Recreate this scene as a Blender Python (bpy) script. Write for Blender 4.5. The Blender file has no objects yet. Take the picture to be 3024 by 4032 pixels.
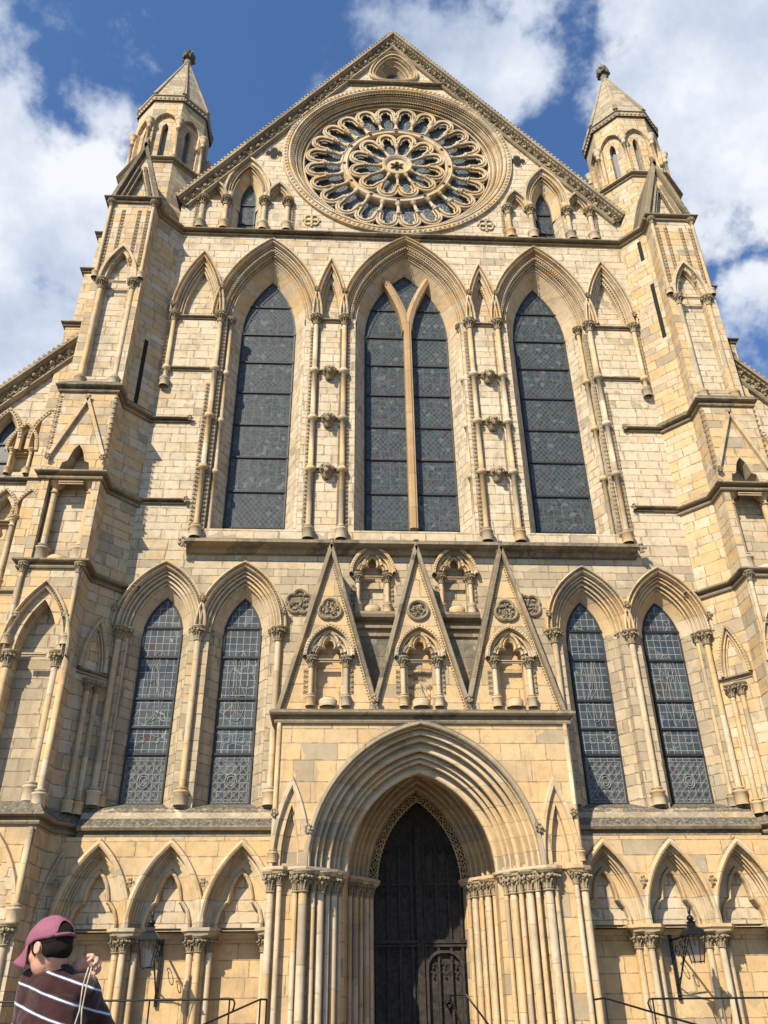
import bpy, math, random
from math import sin, cos, pi, sqrt, atan2, hypot, radians, floor
from mathutils import Vector as V, Matrix
from mathutils.geometry import delaunay_2d_cdt
RND = random.Random(7)
C = bpy.context.scene.collection

# ------------------------------------------------------------------ mesh helpers
class MB:
    def __init__(s): s.v = []; s.f = []; s.sm = []
    def add(s, vs, fs, smooth=False):
        b = len(s.v); s.v += [tuple(p) for p in vs]
        for f in fs: s.f.append([b + i for i in f]); s.sm.append(smooth)
    def mesh(s, name):
        me = bpy.data.meshes.new(name); me.from_pydata(s.v, [], s.f)
        me.polygons.foreach_set('use_smooth', s.sm); me.update(); return me

SPLIT = {'string_course', 'sill', 'window_jamb', 'recess_wall', 'inner_string', 'dogtooth', 'lightning_spike', 'foil_ground', 'arcade_wall', 'niche_pedestal', 'abacus'}
def pieces(mb, gap=.035):
    """the separate pieces of a mesh, as meshes of their own"""
    n = len(mb.v); pr = list(range(n))
    def fd(i):
        while pr[i] != i: pr[i] = pr[pr[i]]; i = pr[i]
        return i
    for f in mb.f:
        a = fd(f[0])
        for i in f[1:]: pr[fd(i)] = a
    bb = {}
    for i, v in enumerate(mb.v):
        r = fd(i); b = bb.get(r)
        if b is None: bb[r] = [*v, *v]
        else:
            for k in range(3): b[k] = min(b[k], v[k]); b[k + 3] = max(b[k + 3], v[k])
    ks = sorted(bb, key=lambda r: bb[r][0])
    for i, a in enumerate(ks):
        A = bb[a]
        for c in ks[i + 1:]:
            B_ = bb[c]
            if B_[0] > A[3] + gap: break
            if B_[1] <= A[4] + gap and A[1] <= B_[4] + gap and B_[2] <= A[5] + gap and A[2] <= B_[5] + gap: pr[fd(c)] = fd(a)
    groups = {}
    for f, s_ in zip(mb.f, mb.sm): groups.setdefault(fd(f[0]), []).append((f, s_))
    out = []
    for g in groups.values():
        m = MB(); idx = {}
        for f, s_ in g:
            for i in f:
                if i not in idx: idx[i] = len(m.v); m.v.append(mb.v[i])
            m.f.append([idx[i] for i in f]); m.sm.append(s_)
        out.append(m)
    return out

def part(name, mb, mat, parent=None, loc=None, label=None):
    if name in SPLIT and isinstance(mb, MB):
        ps = pieces(mb)
        if len(ps) > 1:
            SPLIT.discard(name); os_ = [part(name, p, mat, parent, loc, label) for p in ps]; SPLIT.add(name); return os_[0]
    me = mb.mesh(name) if isinstance(mb, MB) else mb
    o = bpy.data.objects.new(name, me); C.objects.link(o)
    if mat and not me.materials: me.materials.append(mat)
    if parent: o.parent = parent
    if loc: o.location = loc
    if label: o['label'] = label
    return o

def empty(name, loc=(0, 0, 0), rz=0.0, parent=None):
    o = bpy.data.objects.new(name, None); C.objects.link(o); o.empty_display_size = .2
    o.location = loc; o.rotation_euler = (0, 0, rz)
    if parent: o.parent = parent
    return o

def tag(o, label=None, cat=None, group=None, kind=None):
    if label: o['label'] = label
    if cat: o['category'] = cat
    if group: o['group'] = group
    if kind: o['kind'] = kind
    return o

def box(mb, x0, x1, y0, y1, z0, z1):
    mb.add([(x, y, z) for z in (z0, z1) for y in (y0, y1) for x in (x0, x1)],
           [(0, 1, 3, 2), (4, 6, 7, 5), (0, 4, 5, 1), (2, 3, 7, 6), (0, 2, 6, 4), (1, 5, 7, 3)])

def prism(mb, plan, z0, z1, top=True, bot=False, plan1=None):
    n = len(plan); p1 = plan1 or plan
    mb.add([(x, y, z0) for x, y in plan] + [(x, y, z1) for x, y in p1],
           [(i, (i + 1) % n, n + (i + 1) % n, n + i) for i in range(n)])
    if top: mb.add([(x, y, z1) for x, y in p1], [tuple(range(n))])
    if bot: mb.add([(x, y, z0) for x, y in plan], [tuple(range(n - 1, -1, -1))])

def strip(mb, plan, z0, z1):
    n = len(plan)
    mb.add([(x, y, z0) for x, y in plan] + [(x, y, z1) for x, y in plan],
           [(i, i + 1, n + i + 1, n + i) for i in range(n - 1)])

def plate(mb, outer, holes, y0, y1=None, rim=True, hrim=True):
    """a wall sheet in the x-z plane, front face at y0, rims back to y1"""
    vs = [V(p) for p in outer]; loops = [list(range(len(outer)))]
    for h in holes:
        b = len(vs); vs += [V(p) for p in h]; loops.append(list(range(b, b + len(h))))
    r = delaunay_2d_cdt(vs, [], loops, 2, 1e-6)
    mb.add([(p.x, y0, p.y) for p in r[0]], [tuple(f) for f in r[2]])
    if y1 is not None:
        for k, L in enumerate([outer] + list(holes)):
            if (k == 0 and not rim) or (k and not hrim): continue
            n = len(L)
            mb.add([(x, y0, z) for x, z in L] + [(x, y1, z) for x, z in L],
                   [(i, (i + 1) % n, n + (i + 1) % n, n + i) for i in range(n)])

def arch(cx, zs, a, h, o=0.0, n=12, zb=None):
    """outline of a two-centred pointed arch, offset outward by o, left foot to right foot"""
    R = (a * a + h * h) / (2 * a); c = R - a; r = R + o
    t1 = math.acos(max(-1, min(1, c / r))) if r > 0 else 0
    L = [(cx + c - r * cos(t1 * i / n), zs + r * sin(t1 * i / n)) for i in range(n + 1)]
    Rr = [(2 * cx - x, z) for x, z in reversed(L[:-1])]
    P = L + Rr
    if zb is not None: P = [(P[0][0], zb)] + P + [(P[-1][0], zb)]
    return P

def arch_hole(cx, zs, a, h, o, oleg, zb, n=12):
    P = arch(cx, zs, a, h, o, n)
    return [(cx - a - oleg, zb), (cx - a - oleg, zs)] + P + [(cx + a + oleg, zs), (cx + a + oleg, zb)]

def sweep_arch(mb, cx, zs, a, h, prof, n=12, zb=None, smooth=False):
    rows = [[(x, y, z) for x, z in arch(cx, zs, a, h, o, n, zb)] for o, y in prof]
    m = len(rows[0])
    mb.add([p for r in rows for p in r],
           [(k * m + i, k * m + i + 1, (k + 1) * m + i + 1, (k + 1) * m + i)
            for k in range(len(rows) - 1) for i in range(m - 1)], smooth)

def offs(pts, o, closed=False):
    n = len(pts); out = []
    for i in range(n):
        p = V(pts[i]); a = V(pts[(i - 1) % n]) if (closed or i > 0) else None
        b = V(pts[(i + 1) % n]) if (closed or i < n - 1) else None
        d1 = (p - a).normalized() if a else None; d2 = (b - p).normalized() if b else None
        if d1 is None: d1 = d2
        if d2 is None: d2 = d1
        n1 = V((-d1.y, d1.x)); n2 = V((-d2.y, d2.x)); m = n1 + n2
        if m.length < 1e-6: m = n1
        m.normalize(); k = min(1.8, 1 / max(.3, m.dot(n1)))
        q = p + m * o * k; out.append((q.x, q.y))
    return out

def sweep2(mb, pts, prof, closed=False, smooth=False):
    rows = [[(x, y, z) for x, z in offs(pts, o, closed)] for o, y in prof]
    m = len(pts); e = m if closed else m - 1
    mb.add([p for r in rows for p in r],
           [(k * m + i, k * m + (i + 1) % m, (k + 1) * m + (i + 1) % m, (k + 1) * m + i)
            for k in range(len(rows) - 1) for i in range(e)], smooth)

def rolls(o0, y0, o1, y1, n, amp, k=5):
    """n round mouldings with deep hollows between, along a line"""
    dx, dy = o1 - o0, y1 - y0; L = hypot(dx, dy); nx, ny = dy / L, -dx / L
    p = L / n; bu = min(.42 * p, amp * 1.3); ho = .55 * p; out = []
    for j in range(n):
        for i in range(k + 1):
            t = (j + .04 + .60 * i / k) / n; b = bu * sin(pi * i / k) ** .6 if 0 < i < k else -.12 * p
            out.append((o0 + dx * t + nx * b, y0 + dy * t + ny * b))
        for q, dd in ((.72, .75), (.82, 1.0), (.92, .7)):
            t = (j + q) / n; out.append((o0 + dx * t - nx * ho * dd, y0 + dy * t - ny * ho * dd))
    out.append((o1, y1))
    return out

def rollprof(o, y, r, k=6):
    return [(o - r * cos(pi * i / k), y - r * sin(pi * i / k)) for i in range(k + 1)]

def string(mb, plan, prof):
    """moulded course along a plan polyline; outward is to the right of travel"""
    rows = [[(x, y, z) for x, y in offs(plan, -o)] for o, z in prof]
    m = len(plan)
    mb.add([p for r in rows for p in r],
           [(k * m + i, k * m + i + 1, (k + 1) * m + i + 1, (k + 1) * m + i)
            for k in range(len(rows) - 1) for i in range(m - 1)])
    for e in (0, m - 1):
        mb.add([rows[k][e] for k in range(len(rows))], [tuple(range(len(rows)))])

def drip(z, w=.2, h=.26):
    return [(-.02, z - h * .66), (w * .34, z - h * .64), (w * .44, z - h * .56), (w * .36, z - h * .45), (w * .06, z - h * .42), (w * .1, z - h * .22), (w * .82, z - h * .18), (w, z - h * .08), (w, z + h * .06), (w * .9, z + h * .1), (-.02, z + h * .42)]

def lathe(mb, cx, cy, z0, prof, n=10, smooth=True, a0=0.0):
    rows = [[(cx + r * cos(a0 + 2 * pi * i / n), cy + r * sin(a0 + 2 * pi * i / n), z0 + z) for i in range(n)] for r, z in prof]
    mb.add([p for r in rows for p in r],
           [(k * n + i, k * n + (i + 1) % n, (k + 1) * n + (i + 1) % n, (k + 1) * n + i)
            for k in range(len(rows) - 1) for i in range(n)], smooth)

def tube(mb, pts, r, n=6, smooth=True, cap=True):
    pts = [V(p) for p in pts]; rows = []
    up = V((0, 0, 1))
    for i, p in enumerate(pts):
        d = (pts[min(i + 1, len(pts) - 1)] - pts[max(i - 1, 0)]).normalized()
        a = d.cross(V((0, 1, 0)) if abs(d.y) < .9 else up).normalized(); b = d.cross(a)
        rr = r[i] if isinstance(r, (list, tuple)) else r
        rows.append([p + (a * cos(2 * pi * j / n) + b * sin(2 * pi * j / n)) * rr for j in range(n)])
    mb.add([p for q in rows for p in q],
           [(k * n + i, k * n + (i + 1) % n, (k + 1) * n + (i + 1) % n, (k + 1) * n + i)
            for k in range(len(rows) - 1) for i in range(n)], smooth)
    if cap:
        mb.add(rows[0], [tuple(range(n))]); mb.add(rows[-1], [tuple(range(n - 1, -1, -1))])

def along(pts, step, start=.5):
    out = []; acc = 0; nxt = step * start
    for a, b in zip(pts, pts[1:]):
        a = V(a); b = V(b); L = (b - a).length
        while nxt <= acc + L:
            t = (nxt - acc) / L; p = a.lerp(b, t); d = (b - a) / L
            out.append((p, d)); nxt += step
        acc += L
    return out

def dogs(mb, pts, y, s, step, hgt=.42, outdir=-1):
    """row of small carved pyramids facing the viewer"""
    for p, d in along(pts, step):
        n = V((-d.y, d.x)); q = []
        for a, b in ((-1, -1), (1, -1), (1, 1), (-1, 1)):
            w = p + d * a * s / 2 + n * b * s / 2; q.append((w.x, y, w.y))
        q.append((p.x, y + outdir * s * hgt, p.y))
        mb.add(q, [(0, 1, 4), (1, 2, 4), (2, 3, 4), (3, 0, 4)])

def tooth_v(mb, x, y, z0, z1, s, dx=-1, dy=-.6):
    """vertical open dog-tooth: star shaped leaves standing off a quirk"""
    n = max(1, int((z1 - z0) / (s * 1.08))); st = (z1 - z0) / n
    L = hypot(dx, dy); nx, ny = dx / L, dy / L; tx, ty = -ny, nx
    for i in range(n):
        zc = z0 + (i + .5) * st; ap = (x + nx * s * .5, y + ny * s * .5, zc)
        for a, b in ((-1, -1), (1, -1), (1, 1), (-1, 1)):
            c0 = (x + tx * a * s * .5, y + ty * a * s * .5, zc + b * s * .5)
            m1 = (x + tx * a * s * .16 + nx * s * .12, y + ty * a * s * .16 + ny * s * .12, zc + b * s * .5 * .9)
            m2 = (x + tx * a * s * .46 + nx * s * .1, y + ty * a * s * .46 + ny * s * .1, zc + b * s * .16)
            mb.add([ap, m1, c0, m2], [(0, 1, 2), (0, 2, 3)])

_t = (1 + 5 ** .5) / 2
ICO = [V(p).normalized() for p in [(-1, _t, 0), (1, _t, 0), (-1, -_t, 0), (1, -_t, 0), (0, -1, _t), (0, 1, _t), (0, -1, -_t), (0, 1, -_t), (_t, 0, -1), (_t, 0, 1), (-_t, 0, -1), (-_t, 0, 1)]]
ICF = [(0, 11, 5), (0, 5, 1), (0, 1, 7), (0, 7, 10), (0, 10, 11), (1, 5, 9), (5, 11, 4), (11, 10, 2), (10, 7, 6), (7, 1, 8), (3, 9, 4), (3, 4, 2), (3, 2, 6), (3, 6, 8), (3, 8, 9), (4, 9, 5), (2, 4, 11), (6, 2, 10), (8, 6, 7), (9, 8, 1)]
def blob(mb, c, sx, sy=None, sz=None, j=.3, rnd=RND, smooth=False):
    sy = sy or sx; sz = sz or sx
    mb.add([(c[0] + p.x * sx * (1 + rnd.uniform(-j, j)), c[1] + p.y * sy * (1 + rnd.uniform(-j, j)), c[2] + p.z * sz * (1 + rnd.uniform(-j, j))) for p in ICO], ICF, smooth)

def leafy(mb, c, r, n=7, rnd=RND):
    """small knot of carved foliage"""
    blob(mb, c, r * .55, j=.2)
    for i in range(n):
        a = 2 * pi * i / n + rnd.uniform(-.3, .3); e = rnd.uniform(-.5, .7)
        blob(mb, (c[0] + r * .62 * cos(a), c[1] - r * .25 * abs(e) - r * .15, c[2] + r * .62 * sin(a)), r * .3, r * .3, r * .3, .4, rnd)

# ------------------------------------------------------------------ materials
def newmat(name):
    m = bpy.data.materials.new(name); m.use_nodes = True
    nt = m.node_tree; nt.nodes.clear()
    out = nt.nodes.new('ShaderNodeOutputMaterial'); b = nt.nodes.new('ShaderNodeBsdfPrincipled')
    nt.links.new(b.outputs[0], out.inputs[0]); return m, nt, b

class N:
    def __init__(s, nt): s.nt = nt
    def link(s, v, sock):
        if isinstance(v, bpy.types.NodeSocket): s.nt.links.new(v, sock)
        else: sock.default_value = v
    def m(s, op, *a, clamp=False):
        n = s.nt.nodes.new('ShaderNodeMath'); n.operation = op; n.use_clamp = clamp
        for i, v in enumerate(a): s.link(v, n.inputs[i])
        return n.outputs[0]
    def noise(s, vec, scale, detail=3, rough=.55, dim='3D'):
        n = s.nt.nodes.new('ShaderNodeTexNoise'); n.noise_dimensions = dim
        s.link(vec, n.inputs['Vector']); n.inputs['Scale'].default_value = scale
        n.inputs['Detail'].default_value = detail; n.inputs['Roughness'].default_value = rough
        return n.outputs[0]
    def wn(s, vec):
        n = s.nt.nodes.new('ShaderNodeTexWhiteNoise'); n.noise_dimensions = '3D'; s.link(vec, n.inputs[0]); return n.outputs[0]
    def comb(s, x, y, z):
        n = s.nt.nodes.new('ShaderNodeCombineXYZ')
        for i, v in enumerate((x, y, z)): s.link(v, n.inputs[i])
        return n.outputs[0]
    def sep(s, v):
        n = s.nt.nodes.new('ShaderNodeSeparateXYZ'); s.link(v, n.inputs[0]); return n.outputs
    def ramp(s, f, stops, interp='LINEAR'):
        n = s.nt.nodes.new('ShaderNodeValToRGB'); s.link(f, n.inputs[0]); r = n.color_ramp; r.interpolation = interp
        while len(r.elements) < len(stops): r.elements.new(.5)
        for e, (p, c) in zip(r.elements, stops): e.position = p; e.color = (*c, 1) if len(c) == 3 else c
        return n.outputs[0]
    def mix(s, f, a, b, mode='MIX'):
        n = s.nt.nodes.new('ShaderNodeMix'); n.data_type = 'RGBA'; n.blend_type = mode; n.clamp_factor = True
        s.link(f, n.inputs[0])
        for v, k in ((a, 6), (b, 7)):
            if isinstance(v, tuple): v = (*v, 1) if len(v) == 3 else v
            s.link(v, n.inputs[k])
        return n.outputs[2]
    def step(s, x, lo, hi):
        n = s.nt.nodes.new('ShaderNodeMapRange'); n.interpolation_type = 'SMOOTHSTEP'
        s.link(x, n.inputs[0]); n.inputs[1].default_value = lo; n.inputs[2].default_value = hi; return n.outputs[0]
    def bump(s, h, dist, strength, prev=None):
        n = s.nt.nodes.new('ShaderNodeBump'); s.link(h, n.inputs['Height']); n.inputs['Distance'].default_value = dist
        n.inputs['Strength'].default_value = strength
        if prev: s.link(prev, n.inputs['Normal'])
        return n.outputs[0]

def stone(name, bw=.62, bh=.3, cols=None, joint=.013, jdark=.68, grey=.0, lichen=.5, block_amp=1.0, stain=.5, zoned=False, rough_h=.012, speck=.5, flat=True, perobj=False):
    """ashlar in world metres: random block tones, worn joints, stains, lichen on ledges"""
    m, nt, b = newmat(name); n = N(nt)
    g = nt.nodes.new('ShaderNodeNewGeometry'); P = g.outputs['Position']; X, Y, Z = n.sep(P)
    NX, NY, NZ = n.sep(g.outputs['Normal'])
    wob = n.noise(P, 2.6, 3, .6); wob2 = n.noise(P, 9, 2, .6)
    if flat:
        TX, TY, TZ = n.sep(g.outputs['True Normal'])
        XY = n.m('SUBTRACT', n.m('MULTIPLY', TX, Y), n.m('MULTIPLY', TY, X))
    else: XY = n.m('ADD', X, Y)
    u = n.m('ADD', XY, n.m('MULTIPLY', n.m('SUBTRACT', wob, .5), .05))
    v0 = n.m('ADD', Z, n.m('MULTIPLY', n.m('SUBTRACT', wob2, .5), .016))
    v = n.m('ADD', n.m('DIVIDE', v0, bh), n.m('MULTIPLY', n.m('SINE', n.m('MULTIPLY', v0, 2.3 / bh * .45)), .22))
    if perobj:
        oi = nt.nodes.new('ShaderNodeObjectInfo'); v = n.m('ADD', v, n.m('MULTIPLY', n.m('FLOOR', n.m('MULTIPLY', oi.outputs['Random'], 97.)), 31.37))
    row = n.m('FLOOR', v); fz = n.m('FRACT', v)
    rr = n.wn(n.comb(row, 3.1, 7.7)); rr2 = n.wn(n.comb(row, 9.1, 1.7))
    uu = n.m('ADD', n.m('DIVIDE', u, n.m('MULTIPLY', n.m('ADD', .72, n.m('MULTIPLY', rr, .6)), bw)), n.m('MULTIPLY', rr2, 13.))
    uw = n.m('ADD', uu, n.m('MULTIPLY', n.m('SINE', n.m('ADD', n.m('MULTIPLY', uu, 2.1), n.m('MULTIPLY', rr, 9))), .2))
    col = n.m('FLOOR', uw); fx = n.m('FRACT', uw)
    cell = n.wn(n.comb(col, row, 2.3)); cell2 = n.wn(n.comb(col, row, 11.9)); cell3 = n.wn(n.comb(col, row, 5.5))
    dx = n.m('MULTIPLY', n.m('MINIMUM', fx, n.m('SUBTRACT', 1, fx)), bw); dz = n.m('MULTIPLY', n.m('MINIMUM', fz, n.m('SUBTRACT', 1, fz)), bh)
    d = n.m('MINIMUM', dx, dz)
    jn = n.noise(P, 5.5, 2, .5)
    jw = n.m('MULTIPLY', joint, n.m('ADD', .45, n.m('MULTIPLY', n.step(jn, .42, .68), 1.5)))
    mortar = n.m('SUBTRACT', 1, n.m('DIVIDE', d, n.m('MULTIPLY', jw, 1.3)), clamp=True)
    mortar = n.step(mortar, 0, .5)
    cols = cols or [(.56, .47, .31), (.60, .52, .37), (.50, .43, .30), (.62, .50, .30), (.45, .41, .33)]
    st = [(i / len(cols), c) for i, c in enumerate(cols)]
    base = n.ramp(cell, st, 'CONSTANT')
    mean = tuple(sum(c[i] for c in cols) / len(cols) for i in range(3))
    base = n.mix(block_amp, mean, base)
    # single replaced blocks: ochre or grey
    if zoned:
        # the masonry between 5.4 and 13.4 m is an older, greyer build; above it is bleached
        midz = n.m('MULTIPLY', n.step(Z, 4.8, 6.2), n.m('SUBTRACT', 1, n.step(Z, 12.2, 14.2)))
        gp = n.m('ADD', -.02, n.m('MULTIPLY', midz, .52)); upz = n.step(Z, 12.5, 15.)
    else: gp = grey
    big = n.noise(P, .55, 3, .6)
    if zoned: base = n.mix(n.m('MULTIPLY', upz, .35), base, (.78, .69, .53)); base = n.mix(n.m('MULTIPLY', midz, .5), base, (.53, .415, .26))
    s1g = n.noise(P, 3.1, 4, .6)
    greymask = n.m('LESS_THAN', n.m('ADD', cell2, n.m('MULTIPLY', n.m('SUBTRACT', .5, big), 1.1)), gp)
    base = n.mix(n.m('MULTIPLY', greymask, n.m('ADD', .45, n.m('MULTIPLY', s1g, .6))), base, n.mix(cell3, (.38, .315, .225), (.50, .42, .305)))
    och = n.m('GREATER_THAN', n.m('ADD', cell3, n.m('MULTIPLY', n.m('SUBTRACT', big, .5), .8)), .93)
    base = n.mix(n.m('MULTIPLY', och, .45), base, (.62, .42, .19))
    bl = n.noise(P, 4.2, 5, .68)
    base = n.mix(n.m('MULTIPLY', n.step(bl, .50, .68), .5), base, (.50, .37, .215)); base = n.mix(n.m('MULTIPLY', n.step(bl, .46, .28), .30), base, (.80, .69, .49))
    # staining, streaks, pitting
    s1 = n.noise(P, 1.3, 5, .65)
    vec = n.comb(n.m('MULTIPLY', n.m('ADD', X, Y), 2.2), 0., n.m('MULTIPLY', Z, .28)); s2 = n.noise(vec, 2.0, 4, .65)
    base = n.mix(n.m('MULTIPLY', n.step(s1, .47, .70), stain * .85), base, (.36, .29, .195))
    base = n.mix(n.m('MULTIPLY', n.step(s2, .52, .72), stain * .85), base, (.31, .255, .18))
    base = n.mix(n.m('MULTIPLY', n.step(s1, .5, .25), .35), base, (.68, .61, .46))
    f1 = n.noise(P, 24, 4, .7)
    base = n.mix(n.m('MULTIPLY', n.step(f1, .56, .78), speck * .45), base, (.24, .20, .15))
    base = n.mix(n.m('MULTIPLY', n.step(f1, .44, .25), speck * .3), base, (.70, .63, .49))
    pits = n.noise(P, 6.5, 2, .4)
    base = n.mix(n.m('MULTIPLY', n.step(pits, .70, .76), .5 * speck), base, (.20, .165, .12))
    base = n.mix(n.m('MULTIPLY', mortar, jdark), base, (.26, .21, .145))
    # lichen and soot on faces that catch rain
    up = n.step(NZ, .35, .8); l1 = n.noise(P, 3.2, 5, .7); l2 = n.noise(P, 14, 3, .7)
    lc = n.ramp(l2, [(.3, (.05, .048, .042)), (.5, (.15, .135, .105)), (.7, (.34, .30, .235))])
    base = n.mix(n.m('MULTIPLY', up, n.m('MULTIPLY', n.step(l1, .3, .5), lichen * 1.6), clamp=True), base, lc)
    base = n.mix(1., base, (.71, .70, .69), 'MULTIPLY')
    nt.links.new(base, b.inputs['Base Color']); b.inputs['Roughness'].default_value = .9
    b.inputs['Specular IOR Level'].default_value = .15
    hgt = n.m('ADD', n.m('MULTIPLY', mortar, -1.), n.m('ADD', n.m('MULTIPLY', f1, .8), n.m('ADD', n.m('MULTIPLY', s1, .9), n.m('MULTIPLY', cell3, .5))))
    nt.links.new(n.bump(hgt, rough_h, .9), b.inputs['Normal'])
    return m

def plain(name, col, rough=.6, metal=0.0, var=.15, scale=20, col2=None, bumpd=0.0, spec=.4, coord='pos'):
    m, nt, b = newmat(name); n = N(nt)
    if coord == 'pos': P = nt.nodes.new('ShaderNodeNewGeometry').outputs['Position']
    else: P = nt.nodes.new('ShaderNodeTexCoord').outputs['Object']
    f = n.noise(P, scale, 4, .6); c2 = col2 or tuple(max(0, c * (1 - 2.2 * var)) for c in col)
    nt.links.new(n.mix(n.step(f, .35, .65), col, c2), b.inputs['Base Color'])
    b.inputs['Roughness'].default_value = rough; b.inputs['Metallic'].default_value = metal
    b.inputs['Specular IOR Level'].default_value = spec
    if bumpd: nt.links.new(n.bump(f, bumpd, .7), b.inputs['Normal'])
    return m

def leaded(name, pale=.16, pane=.33, dark=(.028, .036, .042), tint=.25, sq=False, worn=.5):
    """dark leaded glass seen from outside: pale leads, quarries of differing tone"""
    m, nt, b = newmat(name); n = N(nt)
    P = nt.nodes.new('ShaderNodeNewGeometry').outputs['Position']; X, Y, Z = n.sep(P)
    v2 = n.comb(X, 0., Z)
    vo = nt.nodes.new('ShaderNodeTexVoronoi'); vo.feature = 'DISTANCE_TO_EDGE'; vo.inputs['Scale'].default_value = 7.5 if not sq else 2.6; n.link(v2, vo.inputs['Vector'])
    vc = nt.nodes.new('ShaderNodeTexVoronoi'); vc.inputs['Scale'].default_value = 7.5 if not sq else 2.6; n.link(v2, vc.inputs['Vector'])
    line = n.m('LESS_THAN', vo.outputs['Distance'], .035 if not sq else .013)
    def grid(a, p, w):
        f = n.m('FRACT', n.m('DIVIDE', a, p)); return n.m('LESS_THAN', n.m('MINIMUM', f, n.m('SUBTRACT', 1, f)), w / p)
    if sq:
        gl = n.m('MAXIMUM', grid(X, .19, .009), grid(Z, .215, .009)); lines = n.m('MAXIMUM', n.m('MULTIPLY', line, n.step(n.noise(P, .9, 2), .48, .52)), gl)
        cell = n.wn(n.comb(n.m('FLOOR', n.m('DIVIDE', X, .19)), n.m('FLOOR', n.m('DIVIDE', Z, .215)), 1.))
    else:
        du, dv = n.m('ADD', X, n.m('MULTIPLY', Z, .8)), n.m('SUBTRACT', X, n.m('MULTIPLY', Z, .8))
        dia = n.m('MAXIMUM', grid(du, .17, .012), grid(dv, .17, .012))
        sel = n.step(n.noise(n.comb(n.m('MULTIPLY', X, .1), 0., Z), .8, 1), .47, .5)
        gl = n.m('MAXIMUM', grid(X, .31, .012), grid(Z, .27, .01))
        lines = n.m('MAXIMUM', n.m('MULTIPLY', n.m('MAXIMUM', line, n.m('MULTIPLY', gl, .7)), sel), n.m('MULTIPLY', dia, n.m('SUBTRACT', 1, sel)))
        cell = n.wn(n.comb(n.m('FLOOR', n.m('DIVIDE', du, .17)), n.m('FLOOR', n.m('DIVIDE', dv, .17)), 1.))
    _, _, _ = 0, 0, 0
    hue = n.ramp(n.m('FRACT', n.m('MULTIPLY', vc.outputs['Color'] if False else n.wn(vc.outputs['Position']), 1.)),
                 [(0, dark), (.35, tuple(c * 1.7 for c in dark)), (.55, (.028, .04, .06)), (.74, (.05, .028, .028)), (.78, (.04, .055, .05)), (.95, (.10, .12, .125))], 'CONSTANT')
    base = n.mix(n.m('MULTIPLY', cell, tint), hue, (.085, .095, .10))
    dust = n.noise(P, 1.1, 4, .6)
    base = n.mix(n.m('MULTIPLY', n.step(dust, .35, .7), .3), base, (.045, .050, .052))
    base = n.mix(n.m('MULTIPLY', lines, n.m('ADD', 1 - worn, n.m('MULTIPLY', n.noise(P, 7, 2), worn))), base, (pale, pale * 1.04, pale))
    nt.links.new(base, b.inputs['Base Color']); b.inputs['Roughness'].default_value = .38
    b.inputs['Specular IOR Level'].default_value = .16
    nt.links.new(n.bump(n.m('ADD', n.m('MULTIPLY', lines, .5), n.m('MULTIPLY', cell, .6)), .01, .6), b.inputs['Normal'])
    return m

CREAM = [(.72, .575, .385), (.76, .62, .435), (.69, .545, .36), (.75, .57, .365), (.66, .53, .37), (.79, .65, .465)]
GOLD = [(.75, .52, .265), (.78, .55, .29), (.72, .495, .255), (.79, .52, .25), (.70, .495, .275)]
M_wall = stone('ashlar_wall', .62, .295, CREAM, zoned=True, stain=.6)
M_butt = stone('buttress_ashlar', .62, .32, GOLD[:3] + CREAM[:3], grey=.12, stain=.55, joint=.011)
M_dress = stone('golden_dressed_ashlar', .9, .42, GOLD, joint=.010, jdark=.65, grey=.05, stain=.5, speck=.5, rough_h=.008)
M_mould = stone('moulded_stone', 5.0, .42, GOLD[:3] + CREAM[:4], joint=.007, jdark=.4, grey=.08, stain=.55, block_amp=.8, speck=.5, lichen=.6, rough_h=.008, flat=False)
M_shaft = stone('shaft_stone', 5.0, .95, CREAM[:4] + GOLD[:3] + [(.50, .40, .28)], joint=.006, jdark=.4, stain=.5, speck=.4, rough_h=.006, grey=-.4, flat=False, perobj=True)
M_carve = stone('carved_foliage_stone', 5.0, 5.0, [(.38, .29, .175), (.44, .345, .21), (.33, .26, .165)], joint=0.0001, stain=.9, speck=1.0, lichen=.5, flat=False)
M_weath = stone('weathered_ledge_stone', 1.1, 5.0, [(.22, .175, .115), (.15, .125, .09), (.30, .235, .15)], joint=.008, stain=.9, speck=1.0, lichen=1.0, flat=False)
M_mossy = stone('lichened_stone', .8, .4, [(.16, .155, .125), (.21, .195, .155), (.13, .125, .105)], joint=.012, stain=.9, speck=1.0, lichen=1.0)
M_cope = stone('coping_stone', 1.1, 5.0, [(.40, .32, .205), (.30, .245, .17), (.48, .385, .25)], joint=.008, stain=1.0, speck=1.0, lichen=.8, flat=False)
M_spire = stone('spire_stone', .5, .27, [(.52, .44, .315), (.44, .37, .275), (.36, .305, .225), (.58, .49, .345)], grey=.15, joint=.012, stain=1.0, speck=1.0)
M_sill = stone('sill_stone', 1.3, 5.0, [(.50, .42, .30), (.42, .35, .25), (.58, .48, .33)], joint=.008, stain=1.0, speck=1.0, lichen=.55, flat=False)
M_tan = stone('new_tan_stone', 3., 1.1, [(.50, .315, .155), (.53, .34, .17)], joint=.008, stain=.25, speck=.25)
M_glassU = leaded('leaded_glass_upper', pale=.115)
M_glassL = leaded('leaded_glass_lower', pale=.26, sq=True, tint=.55, worn=.35, dark=(.03, .04, .05))
M_lead = plain('lead_bars', (.25, .25, .235), .6, 0, .1)
M_bar = plain('iron_bars', (.018, .018, .02), .6)
M_door = plain('dark_oak', (.022, .018, .016), .7, 0, .3, 9, (.045, .037, .032), .004, spec=.2)
M_iron = plain('black_painted_iron', (.007, .007, .008), .42, 0, .1, 30, spec=.35)
M_dark = plain('painted_void', (.012, .011, .010), .9)  # near-black colour standing in for the shade inside openings
M_engr = plain('engraved_lettering', (.15, .10, .055), .9)
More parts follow.
